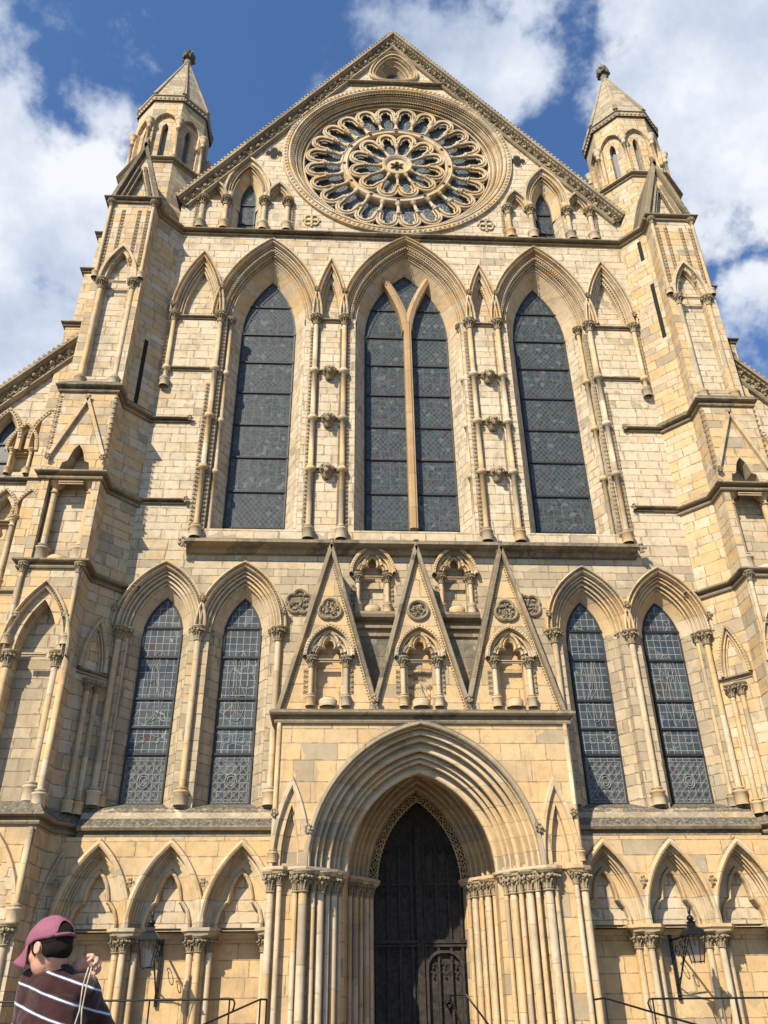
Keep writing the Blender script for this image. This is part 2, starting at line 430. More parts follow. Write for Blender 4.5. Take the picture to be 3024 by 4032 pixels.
M_verd = plain('verdigris_bronze', (.14, .24, .19), .7)
M_slate = plain('roof_lead', (.16, .17, .18), .6, 0, .2, 4)

cath = tag(empty('cathedral'), 'pale limestone Gothic cathedral transept front with rose window and twin turrets', 'cathedral')

# ------------------------------------------------------------------ reusable carved pieces
_cap = {}
def capital_mesh(kind):
    """unit capital: shaft radius 1, height 5, top at z=0"""
    if kind in _cap: return _cap[kind]
    mb = MB(); rnd = random.Random(hash(kind) % 97 if kind != 'leaf' else 5)
    if kind == 'leaf':
        lathe(mb, 0, 0, 0, [(1, -5), (1.35, -4.9), (1.35, -4.6), (1.02, -4.45), (1.05, -3.3), (1.35, -2), (1.9, -1.1), (2.1, -.9)], 12)
        lathe(mb, 0, 0, 0, [(2.0, -1.0), (2.45, -.85), (2.3, -.55), (2.6, -.4), (2.6, -.08), (2.2, 0), (0, 0)], 14)
        for ring, (rz, rad, cnt, s) in enumerate([(-1.55, 2.15, 10, .55), (-2.5, 1.65, 8, .45)]):
            for i in range(cnt):
                a = 2 * pi * (i + ring * .5) / cnt + rnd.uniform(-.1, .1)
                for q in range(2):
                    blob(mb, ((rad + rnd.uniform(-.15, .2)) * cos(a + q * .22), (rad + rnd.uniform(-.15, .2)) * sin(a + q * .22), rz + rnd.uniform(-.3, .35)), s * rnd.uniform(.6, 1), s * rnd.uniform(.6, 1), s * rnd.uniform(.6, 1.1), .35, rnd)
                tube(mb, [(1.05 * cos(a), 1.05 * sin(a), -4.3), (1.3 * cos(a), 1.3 * sin(a), rz - .6), (rad * cos(a), rad * sin(a), rz)], .22, 4)
    else:
        lathe(mb, 0, 0, 0, [(1, -5), (1.35, -4.9), (1.35, -4.55), (1.0, -4.4), (1.05, -3.2), (1.5, -2.2), (2.1, -1.7), (1.7, -1.5), (2.0, -1.2), (2.4, -.9), (2.2, -.7), (2.6, -.45), (2.6, -.1), (0, 0)], 14)
    _cap[kind] = mb.mesh('capital'); _cap[kind].materials.append(M_carve if kind == 'leaf' else M_mould)
    return _cap[kind]

_base = MB()
lathe(_base, 0, 0, 0, [(2.05, 0), (2.05, 3.4), (2.3, 3.6), (2.4, 4.0), (2.1, 4.3), (1.45, 4.5), (1.4, 4.75), (1.75, 4.9), (1.65, 5.2), (1.0, 5.45)], 14)
BASE = _base.mesh('base'); BASE.materials.append(M_shaft)
_sh = {}
def shaft(name, x, y, z0, z1, r=.09, cap='leaf', base=True, rings=(), capk=1.0, mat=None):
    """a free column standing from z0 to z1: drum base, shaft, annulets, capital"""
    key = (round(z1 - z0, 2), round(r, 3), cap, base, tuple(round(q - z0, 2) for q in rings), mat.name if mat else '')
    if key not in _sh:
        mb = MB(); H = z1 - z0; hb = 5.3 * r if base else 0; hc = 4.9 * r * capk if cap else 0
        pr = [(r, hb)]
        for q in sorted(rings):
            q -= z0; pr += [(r, q - .1), (r * 1.9, q - .07), (r * 1.9, q + .0), (r * 1.6, q + .03), (r * 1.75, q + .06), (r, q + .09)]
        pr += [(r, H - hc)]
        if not cap: pr += [(0, H)]
        lathe(mb, 0, 0, 0, pr, 10); _sh[key] = mb.mesh(name); _sh[key].materials.append(mat or M_shaft)
    o = part(name, _sh[key], None, cath, (x, y, z0))
    if base:
        b = part('base', BASE, None, o); b.scale = (r, r, r)
    if cap:
        c = part('capital', capital_mesh(cap), None, o, (0, 0, z1 - z0)); c.scale = (r, r, r * capk)
    return o

def window(cx, zs, a, h, zb, y, bars, mat, extra=None, vbars=(), name='leaded_window'):
    mb = MB(); plate(mb, arch(cx, zs, a, h, 0, 12, zb), [], y)
    w = part(name, mb, mat, cath)
    fb = MB()
    for z in bars: box(fb, cx - a, cx + a, y - .05, y - .005, z - .03, z + .03)
    for x in vbars: box(fb, x - .015, x + .015, y - .035, y - .006, zb, zs + h * .7)
    sweep_arch(fb, cx, zs, a, h, [(-.05, y - .03), (.0, y - .04), (.02, y)], 12, zb)
    box(fb, cx - a, cx + a, y - .05, y - .005, zb, zb + .04)
    part('glazing_bars', fb, M_bar, w)
    return w

_ls = []
def label_stop(mb, x, y, z, r=.11):
    """one carved knot, an object of its own, sharing one of three meshes"""
    if not _ls:
        for k in range(3):
            m_ = MB(); leafy(m_, (0, 0, 0), 1.0, 6 + k); me_ = m_.mesh('label_stop'); me_.materials.append(M_carve); _ls.append(me_)
    o = part('label_stop', _ls[int(abs(x * 7 + z * 3)) % 3], None, cath, (x, y, z)); o.scale = (r, r, r)

# ------------------------------------------------------------------ MAIN WALL
G = -.13                                     # the gable's axis sits a little left
wall = MB()
UW = [(-4.95, 1.78, 3.73), (.05, 2.27, 4.05), (4.98, 1.78, 3.73)]     # centre, outer half width, rise (spring 22.65)
NA = [(-2.72, .47, 2.55), (2.78, .47, 2.5), (-7.42, .78, 2.85), (7.46, .78, 2.9)]
SPR = 22.65
LW = [(-7.25, 1.13, 1.85), (-4.98, 1.11, 1.87), (4.99, 1.11, 1.85), (7.28, 1.13, 1.85)]
LSP = 10.78
holes = []
for cx, a, h in UW: holes.append(arch_hole(cx, SPR, a, h, -.02, -.40, 14.0))
for cx, a, h in NA: holes.append(arch(cx, SPR, a, h, -.015, 8, SPR - .02))
for cx, a, h in LW: holes.append(arch_hole(cx, LSP, a, h, -.01, -.26, 5.7))
NU = [(-1.26, 12.5), (1.18, 12.5)]           # niches above the porch
for cx, zs in NU: holes.append([(cx - .33, 11.2)] + arch(cx, zs, .33, .62, 0, 6) + [(cx + .33, 11.2)])
plate(wall, [(-8.6, 3.2), (-3.4, 3.2), (-3.4, 7.8), (3.3, 7.8), (3.3, 3.2), (8.6, 3.2), (8.6, 26.9), (-8.6, 26.9)], holes, 0, .9, rim=False)
part('wall', wall, M_wall, cath)
rb = MB()                                     # recess backs of the blind arches
for cx, a, h in NA: plate(rb, arch(cx, SPR, a, h, .0, 8, SPR - .1), [], .33)
box(rb, -1.75, 1.7, .3, .5, 11.1, 13.3)
part('recess_wall', rb, M_wall, cath)

def hoodp(y=0.0): return [(-.005, y - .05), (0, y - .14), (.03, y - .165), (.045, y - .13), (.05, y - .07), (.11, y - .07), (.115, y - .15), (.14, y - .175), (.175, y - .15), (.19, y + .03)]

def order_profile(w, yg, steps, amp=.055, hood=.1):
    """plain splay by the glass, then groups of rolls stepping forward, then a hood"""
    pr = [(-w - .02, yg + .04), (-w, yg - .02), (-w * .55, .36)]
    o0, y0 = -w * .55, .36
    for i in range(steps):
        o1 = -w * .55 * (1 - (i + 1) / steps) + 0.0; y1 = .36 - (.36 + .06) * (i + 1) / steps
        pr += rolls(o0, y0, o1 - .02, y1 + .05, 2, amp); pr.append((o1 - .015, y1 + .07)); o0, y0 = o1, y1
    pr += hoodp()
    return pr

for i, (cx, a, h) in enumerate(UW):
    mb = MB(); w = .83 if i != 1 else .77
    sweep_arch(mb, cx, SPR, a, h, order_profile(w, .9, 3), 16)
    dogs(mb, arch(cx, SPR, a, h, .08, 24), -.07, .055, .10, 1.1)
    dogs(mb, arch(cx, SPR, a, h, -.24, 24), .0, .07, .11)
    part('window_arch', mb, M_mould, cath)
    jb = MB()                                # splayed jambs down to the sill
    for s in (-1, 1):
        xo = cx + s * (a - .406); xi = cx + s * (a - w)
        pl = [(xi, .93), (cx + s * (a - w * .62), .3), (xo, .22), (xo, .003)]
        strip(jb, pl, 14.0, SPR)
    part('window_jamb', jb, M_wall, cath)
    ga, gh = a - w, sqrt(((a * a + h * h) / (2 * a) - w) ** 2 - ((a * a + h * h) / (2 * a) - a) ** 2)
    window(cx, SPR, ga, gh, 14.5, .88, [15.87, 17.21, 18.55, 19.93, 21.29, 22.6, 23.96], M_glassU)
for (cx, a, h) in NA:
    mb = MB(); wide = a > .6
    pr = [(-.14, .34)] + rolls(-.13, .2, .0, -.02, 2, .045) + hoodp()
    if wide: pr = [(-.26, .34)] + rolls(-.25, .2, -.02, -.02, 3, .045) + hoodp()
    sweep_arch(mb, cx, SPR, a, h, pr, 12)
    dogs(mb, arch(cx, SPR, a, h, .08, 18), -.07, .055, .10, 1.1)
    dogs(mb, arch(cx, SPR, a, h, -.17, 18), .14, .08, .12)
    part('blind_arch', mb, M_mould, cath)
ls = MB()
for x, z in ((-6.62, 23.95), (-3.22, 23.95), (-2.22, 23.9), (2.3, 24.), (3.3, 24.), (6.7, 24.), (-8.26, 23.05), (8.3, 23.1)):
    label_stop(ls, x, -.17, z, .13)
pass

# Y shaped tan mullion of the centre window
ym = MB(); cxm = .07
box(ym, cxm - .13, cxm + .13, .5, .95, 14.4, 23.1)
prism(ym, [(cxm - .06, .46), (cxm + .06, .46), (cxm + .13, .52), (cxm - .13, .52)], 14.4, 23.1)
for s in (-1, 1):
    P = [(cxm + s * (.02 + .95 * t ** 1.7), 22.7 + 2.85 * t) for t in [i / 12 for i in range(13)]]
    for k in range(12):
        (x0, z0), (x1, z1) = P[k], P[k + 1]; w0 = .15; w1 = .15
        ym.add([(x0 - w0, .55, z0), (x0 + w0, .55, z0), (x1 + w1, .55, z1), (x1 - w1, .55, z1),
                (x0 - w0, .95, z0), (x0 + w0, .95, z0), (x1 + w1, .95, z1), (x1 - w1, .95, z1),
                (x0, .47, z0), (x1, .47, z1)], [(0, 8, 9, 3), (8, 1, 2, 9), (0, 3, 7, 4), (1, 5, 6, 2)])
part('mullion', ym, M_tan, cath, label='smooth new tan stone Y-shaped mullion')

# shafts, dog-tooth and rings of the upper windows
dt = MB()
for s, C0 in ((-1, -.0), (1, .03)):
    for x, y, r in ((3.2 * s + C0, -.12, .085), (2.21 * s + C0 * .5, -.12, .085), (3.46 * s + C0, .16, .07), (1.94 * s, .16, .07)):
        shaft('window_shaft', x, y, 13.62, SPR, r, 'leaf', True, (16.15, 18.15, 20.15))
    shaft('window_shaft', 6.22 * s, .16, 13.62, SPR, .07, 'leaf', True, (16.15, 18.15, 20.15))
    shaft('window_shaft', 6.55 * s, -.12, 13.62, SPR, .085, 'leaf', True, (16.15, 18.15, 20.15))
    shaft('window_shaft', 8.17 * s, -.1, 19.35, SPR, .075, 'leaf', True, (20.15,))
    for x in (3.33 * s + C0, 2.08 * s, 6.39 * s):
        tooth_v(dt, x, -.02, 13.9, 22.25, .145, 0, -1)
    tooth_v(dt, 6.74 * s, -.03, 13.9, 19.6, .14, 0, -1)
    tooth_v(dt, 8.33 * s, -.03, 19.6, 22.3, .15, 0, -1)
    for x in (3.08 * s, 2.33 * s): tooth_v(dt, x, -.0, 14.0, 22.2, .07, 0, -1)
part('dogtooth', dt, M_carve, cath)
stc = MB()
for s in (-1, 1):
    for z, (xa, xb) in ((20.15, (6.6, 8.1)), (SPR - .14, (2.27, 3.1)), (SPR - .14, (6.6, 8.1)), (20.15, (2.3, 2.5)), (20.15, (2.95, 3.15)), (18.15, (2.3, 2.5)), (18.15, (2.95, 3.15)), (16.15, (2.3, 2.5)), (16.15, (2.95, 3.15))):
        p = [(xa, 0), (xb, 0)] if s > 0 else [(-xb, 0), (-xa, 0)]
        string(stc, p, drip(z + .05, .12, .17))
part('inner_string', stc, M_cope, cath)
# portrait busts on brackets, one mesh each
for s in (-1, 1):
    for z in (16.08, 18.08, 20.08):
        mb = MB(); x = 2.71 * s + .02
        lathe(mb, x, -.05, z, [(.05, -.28), (.14, -.22), (.17, -.05), (.24, .02), (.24, .1), (.27, .13), (.2, .2), (0, .2)], 12)
        blob(mb, (x, -.3, z + .02), .13, .12, .16, .12); 
        for i in range(10):
            a = i * pi / 9; blob(mb, (x + .17 * cos(a), -.24, z + .02 + .17 * sin(a) * .8), .06, .07, .06, .4)
        blob(mb, (x, -.36, z - .12), .08, .07, .1, .3); blob(mb, (x, -.43, z + .0), .03, .04, .04, .2)
        part('carved_head', mb, M_carve, cath)

# sill under the three great windows
sl = MB()
string(sl, [(-6.75, 0), (6.72, 0)], [(-.03, 13.1), (.12, 13.12), (.16, 13.24), (.34, 13.27), (.44, 13.33), (.44, 13.42), (.38, 13.46), (.2, 13.55), (.12, 13.62), (-.03, 13.66)])
for cx, a, h in UW:
    sl.add([(cx - a + .35, .05, 13.62), (cx + a - .35, .05, 13.62), (cx + a - .8, .95, 14.56), (cx - a + .8, .95, 14.56)], [(0, 1, 2, 3)])
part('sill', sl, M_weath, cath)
ls = MB()
for s in (-1, 1): label_stop(ls, 6.82 * s, -.3, 13.35, .2)
pass

# ------------------------------------------------------------------ LOWER WINDOWS
for cx, a, h in LW:
    mb = MB(); w = .58
    pr = [(-w - .02, .66), (-w, .58), (-w * .6, .3)] + rolls(-w * .58, .28, -.2, .1, 2, .045) + [(-.19, .13)] + rolls(-.18, .08, -.02, -.04, 2, .04) + hoodp(-.02)
    sweep_arch(mb, cx, LSP, a, h, pr, 14)
    dogs(mb, arch(cx, LSP, a, h, .08, 20), -.09, .055, .09, 1.1)
    part('window_arch', mb, M_mould, cath)
    R0 = (a * a + h * h) / (2 * a)
    gh = sqrt((R0 - w) ** 2 - (R0 - a) ** 2)
    ww = window(cx, LSP, a - w, gh, 6.1, .58, [11.01, 10.12, 8.91, 8.12, 7.4], M_glassL)
    # lattice of lead in the bottom light with a roundel
    lb = MB(); x0, x1, z0, z1 = cx - a + w + .05, cx + a - w - .05, 6.15, 7.22
    for k in range(-8, 9):
        for sg in (1, -1):
            for off in (-.018, .018):
                b0 = (x0 + x1) / 2 + k * .2 + off; pts = []
                for x in (x0, x1):
                    z = (z0 + z1) / 2 + sg * (x - b0) * 1.15; pts.append((x, z))
                (xa, za), (xb, zb) = pts
                def clip(p, q):
                    (xp, zp), (xq, zq) = p, q
                    for lim, lo in ((z0, True), (z1, False)):
                        if (zp < lim) == lo and zp != lim:
                            if (zq < lim) == lo: return None
                            t = (lim - zp) / (zq - zp); xp, zp = xp + (xq - xp) * t, lim
                        if (zq < lim) == lo and zq != lim:
                            t = (lim - zp) / (zq - zp); xq, zq = xp + (xq - xp) * t, lim
                    return (xp, zp), (xq, zq)
                r = clip((xa, za), (xb, zb))
                if r and hypot(r[0][0] - r[1][0], r[0][1] - r[1][1]) > .05:
                    tube(lb, [(r[0][0], .565, r[0][1]), (r[1][0], .565, r[1][1])], .006, 4, cap=False)
    for rr in (.1, .15): tube(lb, [(cx + rr * cos(t) , .55, 6.7 + rr * 1.25 * sin(t)) for t in [i * pi / 10 for i in range(21)]], .011, 5)
    for (xa, za, xb, zb) in ((x0, z0, x1, z0), (x0, z1, x1, z1), (x0, z0, x0, z1), (x1, z0, x1, z1), (x0 - .04, z0 - .04, x0 - .04, z1 + .05), (x1 + .04, z0 - .04, x1 + .04, z1 + .05)):
        tube(lb, [(xa, .56, za), (xb, .56, zb)], .009, 4)
    # outline of the pictured figure in the lights above
    rf = random.Random(int(cx * 100))
    fig = [(cx + rr_ * cos(t) * .9, .566, 9.3 + 1.0 * sin(t)) for t in [i * 2 * pi / 22 for i in range(23)] for rr_ in [.24 + .09 * rf.random()]]
    tube(lb, fig, .009, 4)
    for q in range(5):
        t0 = rf.uniform(0, 6.28); pts = [(cx + .22 * cos(t0), .566, 9.3 + .9 * sin(t0)), (cx + rf.uniform(-.12, .12), .566, 9.3 + rf.uniform(-.5, .5)), (cx + .22 * cos(t0 + 2.5), .566, 9.3 + .9 * sin(t0 + 2.5))]
        tube(lb, pts, .008, 4)
    for s in (-1, 1): tube(lb, [(cx + s * .2 + .085 * cos(t), .566, 7.78 + .09 * sin(t)) for t in [i * pi / 6 for i in range(13)]], .008, 4)
    part('lead_lattice', lb, M_lead, ww)
jb = MB()
for cx, a, h in LW:
    for s in (-1, 1):
        pl = [(cx + s * (a - .58), .62), (cx + s * (a - .36), .28), (cx + s * (a - .266), .26), (cx + s * (a - .266), .003)]
        strip(jb, pl, 5.6, LSP)
part('window_jamb', jb, M_wall, cath)
for s in (-1, 1):
    for xc in (8.3, 6.12, 3.9):
        for dx, y, r in ((-.17, .1, .06), (0, -.08, .085), (.17, .1, .06)):
            shaft('window_shaft', s * xc + dx, y, 5.95, LSP, r, 'leaf', True)
sl = MB()
for s in (-1, 1):
    p = [(3.6, 0), (8.45, 0)] if s > 0 else [(-8.45, 0), (-3.6, 0)]
    string(sl, p, [(-.02, 5.10), (.40, 5.11), (.44, 5.16), (.41, 5.21), (.36, 5.22), (.37, 5.28), (.5, 5.30), (.53, 5.36), (.5, 5.41), (.42, 5.50), (.33, 5.60)])
    s2_ = MB(); string(s2_, p, [(.3, 5.56), (.33, 5.601), (.22, 5.76), (.05, 5.9), (-.03, 5.93)]); part('sill', s2_, M_mould, cath)
for cx, a, h in LW:
    sl.add([(cx - a + .3, -.06, 5.9), (cx + a - .3, -.06, 5.9), (cx + a - .55, .62, 6.14), (cx - a + .55, .62, 6.14)], [(0, 1, 2, 3)])
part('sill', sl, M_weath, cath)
ls = MB()
for x, z in ((-8.5, 11.3), (-6.1, 11.62), (-3.78, 11.25), (3.8, 11.25), (6.13, 11.55), (8.5, 11.25)): label_stop(ls, x, -.2, z, .12)
pass

# ------------------------------------------------------------------ upper string, niches, foils
NICHE = []
def niche(cx, zs, y, w=.33, zb=None, yb=None, sx=.45, hz=.62):
    """trefoil headed tabernacle: cusped arch, hood with beads, two shafts, pedestal"""
    mb = MB()
    sweep_arch(mb, cx, zs, w + .26, hz + .32, [(-.2, y + .12)] + rolls(-.17, y + .05, -.02, y - .1, 2, .035) + [(0, y - .1), (0, y - .2), (.08, y - .2), (.1, y + .01)], 8)
    dogs(mb, arch(cx, zs, w + .26, hz + .32, .04, 12), y - .2, .06, .085)
    tre = []
    for t in range(7): a_ = pi - t * pi / 6 * .62; tre.append((cx - w * .62 + w * .42 * cos(a_), zs + .12 + w * .5 * sin(a_)))
    top = arch(cx, zs + .3, w * .5, hz * .62, 0, 5); tre = tre + top
    tre = tre[:7] + top[:6]; tre = tre + [(2 * cx - x, z) for x, z in reversed(tre[:-1])]
    sweep2(mb, tre, [(-.035, y + .1), (-.04, y - .0), (-.0, y - .06), (.045, y - .0), (.05, y - .06), (.1, y - .09), (.14, y - .02), (.15, y + .1)])
    part('niche_arch', mb, M_mould, cath)
    for s in (-1, 1):
        shaft('niche_shaft', cx + s * sx * 1.02, y - .06, zb, zs, .062, 'leaf', True)
        d2 = MB(); tooth_v(d2, cx + s * (sx + .15), y + .0, zb + .35, zs - .3, .11, s * .3, -1); part('dogtooth', d2, M_carve, cath)
    st = MB(); string(st, [(cx - w, y + .02), (cx + w, y + .02)], drip(zs - .06, .06, .1))
    lathe(st, cx, y + .0, zb, [(.22, 0), (.24, .16), (.19, .22), (0, .22)], 12)
    part('niche_pedestal', st, M_mould, cath)
for cx, zs in NU: niche(cx, zs, -.02, .33, 11.26, None, .42, .5)
nb = MB()
for cx in (-1.26, 1.18):
    string(nb, [(cx - .62, 0), (cx + .62, 0)], [(-.02, 10.5), (.08, 10.55), (.1, 10.72), (.2, 10.75), (.2, 10.83), (.05, 10.86), (.05, 10.98), (.3, 11.04), (.34, 11.12), (.34, 11.2), (-.02, 11.27)])
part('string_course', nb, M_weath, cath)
def foil(cx, cz, y, r, lobes, rot=0):
    mb = MB(); pts = []
    nl = (lobes or 4) * 8
    for i in range(nl):
        t = i / nl * 2 * pi; rr = r * (.80 + .25 * abs(cos(lobes * (t - rot) / 2)) ** .7) if lobes else r
        pts.append((cx + rr * sin(t), cz + rr * cos(t)))
    sweep2(mb, pts[::-1], [(.05, y + .02), (.04, y - .06), (0, y - .09), (-.04, y - .06), (-.05, y - .005)], True)
    for i in range(34):
        a = RND.uniform(0, 2 * pi); q = r * .72 * sqrt(RND.random()); blob(mb, (cx + q * sin(a), y - .02, cz + q * cos(a)), .042, .05, .042, .45)
    o = part('carved_foil', mb, M_carve, cath)
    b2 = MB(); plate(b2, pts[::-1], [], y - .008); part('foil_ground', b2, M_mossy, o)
foil(-3.36, 11.6, -.0, .36, 5); foil(3.3, 11.55, 0, .33, 4, pi / 4)

# ------------------------------------------------------------------ GABLE
gab = MB(); AX = -.2
gh_ = []
gh_.append([(G + 4.42 * cos(t), 31.8 + 4.42 * sin(t)) for t in [2 * pi * i / 72 for i in range(72)]])
GL = [(-6.14, 1), (5.80, -1)]
for cx, s in GL:
    gh_.append(arch_hole(cx, 29.35, .78, 1.69, .0, -.2, 27.0))
    for dx in (-1.25, 1.25): gh_.append(arch(cx + dx, 28.8, .36, .86, .08, 6, 28.78))
TRI = [(-.2 + 1.12 * x, 37.95 + 1.12 * z) for x, z in [(0, 1.15), (-.35, .95), (-.75, .35), (-.95, -.25), (-.9, -.6), (-.6, -.8), (0, -.85), (.6, -.8), (.9, -.6), (.95, -.25), (.75, .35), (.35, .95)]]
def smooth_loop(p, k=2):
    for _ in range(k):
        q = []
        for i in range(len(p)):
            a = V(p[i]); b = V(p[(i + 1) % len(p)]); q += [tuple(a.lerp(b, .25)), tuple(a.lerp(b, .75))]
        p = q
    return p
TRI = smooth_loop(TRI)
gh_.append([(AX + (x - AX) * .99, 37.9 + (z - 37.9) * .99) for x, z in TRI])
plate(gab, [(-8.6, 26.9), (8.6, 26.9), (8.6, 28.6), (AX, 40.1), (-8.6, 28.6)], gh_, 0, .6, hrim=False)
part('gable_wall', gab, M_wall, cath)
gb = MB(); [box(gb, q + dx - .45, q + dx + .45, .28, .3, 28.5, 30.) for q in (-6.14, 5.8) for dx in (-1.18, 1.18)]
part('recess_wall', gb, M_wall, cath)
# triangular window
mb = MB(); sc_ = lambda k: [(AX + (x - AX) * k, 37.9 + (z - 37.9) * k) for x, z in TRI]
rows = [(1.07, .02), (1.06, -.1), (1.0, -.14), (.96, -.06), (.95, -.0), (.93, -.08), (.88, -.08), (.86, .02), (.84, .06), (.82, -.0), (.78, .0), (.76, .1), (.74, .16), (.72, .1), (.68, .11), (.66, .2), (.6, .28), (.58, .22), (.55, .24), (.53, .34), (.44, .5), (.42, .56)]
m_ = len(TRI); mb.add([(x, y, z) for k, y in rows for x, z in sc_(k)], [(k * m_ + i, k * m_ + (i + 1) % m_, (k + 1) * m_ + (i + 1) % m_, (k + 1) * m_ + i) for k in range(len(rows) - 1) for i in range(m_)])
dogs(mb, sc_(.8) + sc_(.8)[:1], .0, .08, .12); dogs(mb, sc_(.63) + sc_(.63)[:1], .2, .07, .1)
tw = part('triangular_window', mb, M_mould, cath)
gm = MB(); plate(gm, sc_(.46), [], .53); part('glass', gm, M_glassU, tw)
mb = MB(); string(mb, [(-2.5, 0), (2.1, 0)], drip(36.78, .2, .26)); part('string_course', mb, M_weath, cath)

# gable lancets with their flanking blind arches
for cx, s in GL:
    mb = MB()
    pr = [(-.28, .66)] + [(-.26, .5), (-.05, .22)] + rolls(-.03, .18, .22, -.02, 3, .04) + [(.24, -.03), (.24, -.12), (.32, -.13), (.35, .02)]
    sweep_arch(mb, cx, 29.35, .58, 1.55, pr, 12, 28.75)
    dogs(mb, arch(cx, 29.35, .58, 1.55, .04, 20, 28.8), .0, .07, .11)
    part('window_arch', mb, M_mould, cath)
    jb = MB()
    for q in (-1, 1): strip(jb, [(cx + q * .32, .66), (cx + q * .5, .2), (cx + q * .58, .2), (cx + q * .58, -.01), (cx + q * .62, -.01)], 27.0, 28.8)
    part('window_jamb', jb, M_wall, cath)
    window(cx, 29.35, .31, 1.2, 27.0, .6, [28.1, 29.2], M_glassU)
    for dx in (-1.25, 1.25):
        m2 = MB()
        sweep_arch(m2, cx + dx, 28.8, .45, 1.0, [(-.16, .3)] + rolls(-.14, .14, .0, -.02, 2, .035) + [(0, -.03), (0, -.12), (.08, -.12), (.1, .02)], 8)
        dogs(m2, arch(cx + dx, 28.8, .45, 1.0, -.09, 12), .06, .07, .1)
        dogs(m2, arch(cx + dx, 28.8, .45, 1.0, .04, 12), -.12, .05, .08)
        string(m2, [(cx + dx - .3, .29), (cx + dx + .3, .29)], drip(28.7, .1, .14))
        part('blind_arch', m2, M_mould, cath)
    for dx in (-1.64, -.74, .74, 1.64): shaft('gable_shaft', cx + dx, -.08, 27.02, 28.8, .095, 'leaf', True, (), .9)
    d2 = MB()
    for q in (-1, 1): tooth_v(d2, cx + q * 1.86, -.03, 27.2, 28.6, .14, 0, -1)
    part('dogtooth', d2, M_carve, cath)
def quatre(cx, cz, y, r, sunk):
    if sunk:
        mb = MB(); pts = [(cx + r * (.55 + .45 * abs(cos(2 * t)) ** .8) * cos(t), cz + r * (.55 + .45 * abs(cos(2 * t)) ** .8) * sin(t)) for t in [2 * pi * i / 40 for i in range(40)]]
        plate(mb, pts, [], y - .006); o = part('quatrefoil', mb, M_dark, cath)  # flat dark face paints the shade of a sunk quatrefoil
        m2 = MB(); sweep2(m2, pts, [(-.05, y + .01), (-.03, y - .03), (0, y - .01)], True); part('quatrefoil_rim', m2, M_wall, o)
    else:
        mb = MB()
        for k in range(4):
            a = k * pi / 2 + pi / 4; p = [(cx + .17 * cos(a) + .14 * cos(t), y - .03, cz + .17 * sin(a) + .14 * sin(t)) for t in [i * pi / 6 for i in range(13)]]
            tube(mb, p, .035, 5)
            a -= pi / 4; blob(mb, (cx + .3 * cos(a), y - .02, cz + .3 * sin(a)), .07, .05, .07)
        part('carved_cross', mb, M_shaft, cath)
quatre(-5.22, 31.75, 0, .34, True); quatre(4.86, 31.8, 0, .34, True); quatre(-3.55, 27.75, 0, .3, False); quatre(3.25, 27.8, 0, .3, False)

# coping with dentils and a foliage band
def slope_coping(p0, p1, y, name='gable_coping', band=.30, back=.7, dt=1.0):
    """p0 low end to p1 high end, travelling so the sky is on the left"""
    mb = MB(); fo = MB()
    prof = [(0.0, y + back), (.06, y - .2), (.04, y - .32), (-.05, y - .32), (-.07, y - .22), (-.1, y - .2), (-.13, y - .06), (-.13 - band, y - .06), (-.14 - band, y - .13), (-.19 - band, y - .15), (-.24 - band, y - .08), (-.25 - band, y + .02)]
    sweep2(mb, [p0, p1], prof)
    d = (V(p1) - V(p0)).normalized(); nrm = V((-d.y, d.x))
    a = V(p0) + nrm * .03; b = V(p1) + nrm * .03
    for p, dd in along([tuple(a), tuple(b)], .2 * dt):
        q = p + nrm * .06
        c = [q - dd * .05 - nrm * .07, q + dd * .05 - nrm * .07, q + dd * .05 + nrm * .025, q - dd * .05 + nrm * .025]
        mb.add([(w.x, y - .33, w.y) for w in c] + [(w.x, y - .15, w.y) for w in c], [(0, 1, 2, 3), (0, 4, 5, 1), (1, 5, 6, 2), (2, 6, 7, 3), (3, 7, 4, 0)])
    dogs(mb, [tuple(V(p0) - nrm * .09), tuple(V(p1) - nrm * .09)], y - .22, .08, .2 * dt)
    for p, dd in along([tuple(V(p0) - nrm * (.13 + band * .5)), tuple(V(p1) - nrm * (.13 + band * .5))], .36):
        for k in range(9):
            q = p + dd * RND.uniform(-.17, .17) + nrm * RND.uniform(-.5, .5) * band * .85
            blob(fo, (q.x, y - .09, q.y), .05, .07, .05, .5)
        q = p + nrm * RND.uniform(-.1, .1); blob(fo, (q.x, y - .12, q.y), .10, .12, .09, .35)
    o = part(name, mb, M_cope, cath); part('foliage_band', fo, M_carve, o)
slope_coping((-8.75, 28.55), (AX, 40.42), -.02)
def flipx(mb_func): pass
# right slope: travel from apex to foot keeps the sky on the left
slope_coping((AX, 40.42), (8.75, 28.35), -.02)
sp = MB()
for x, z in ((-6.3, 31.9), (-4.55, 34.35), (-3.1, 36.35), (-1.2, 39), (2.2, 37.2), (4.2, 34.5), (6.2, 31.9)): box(sp, x - .025, x + .025, -.1, -.05, z, z + .45)
part('lightning_spike', sp, M_iron, cath)
mb = MB(); string(mb, [(-9.14, -1.3), (-9.14, -.78), (-8.42, 0), (8.42, 0), (9.14, -.78), (9.14, -1.3)], drip(26.95, .22, .3)); part('string_course', mb, M_weath, cath)

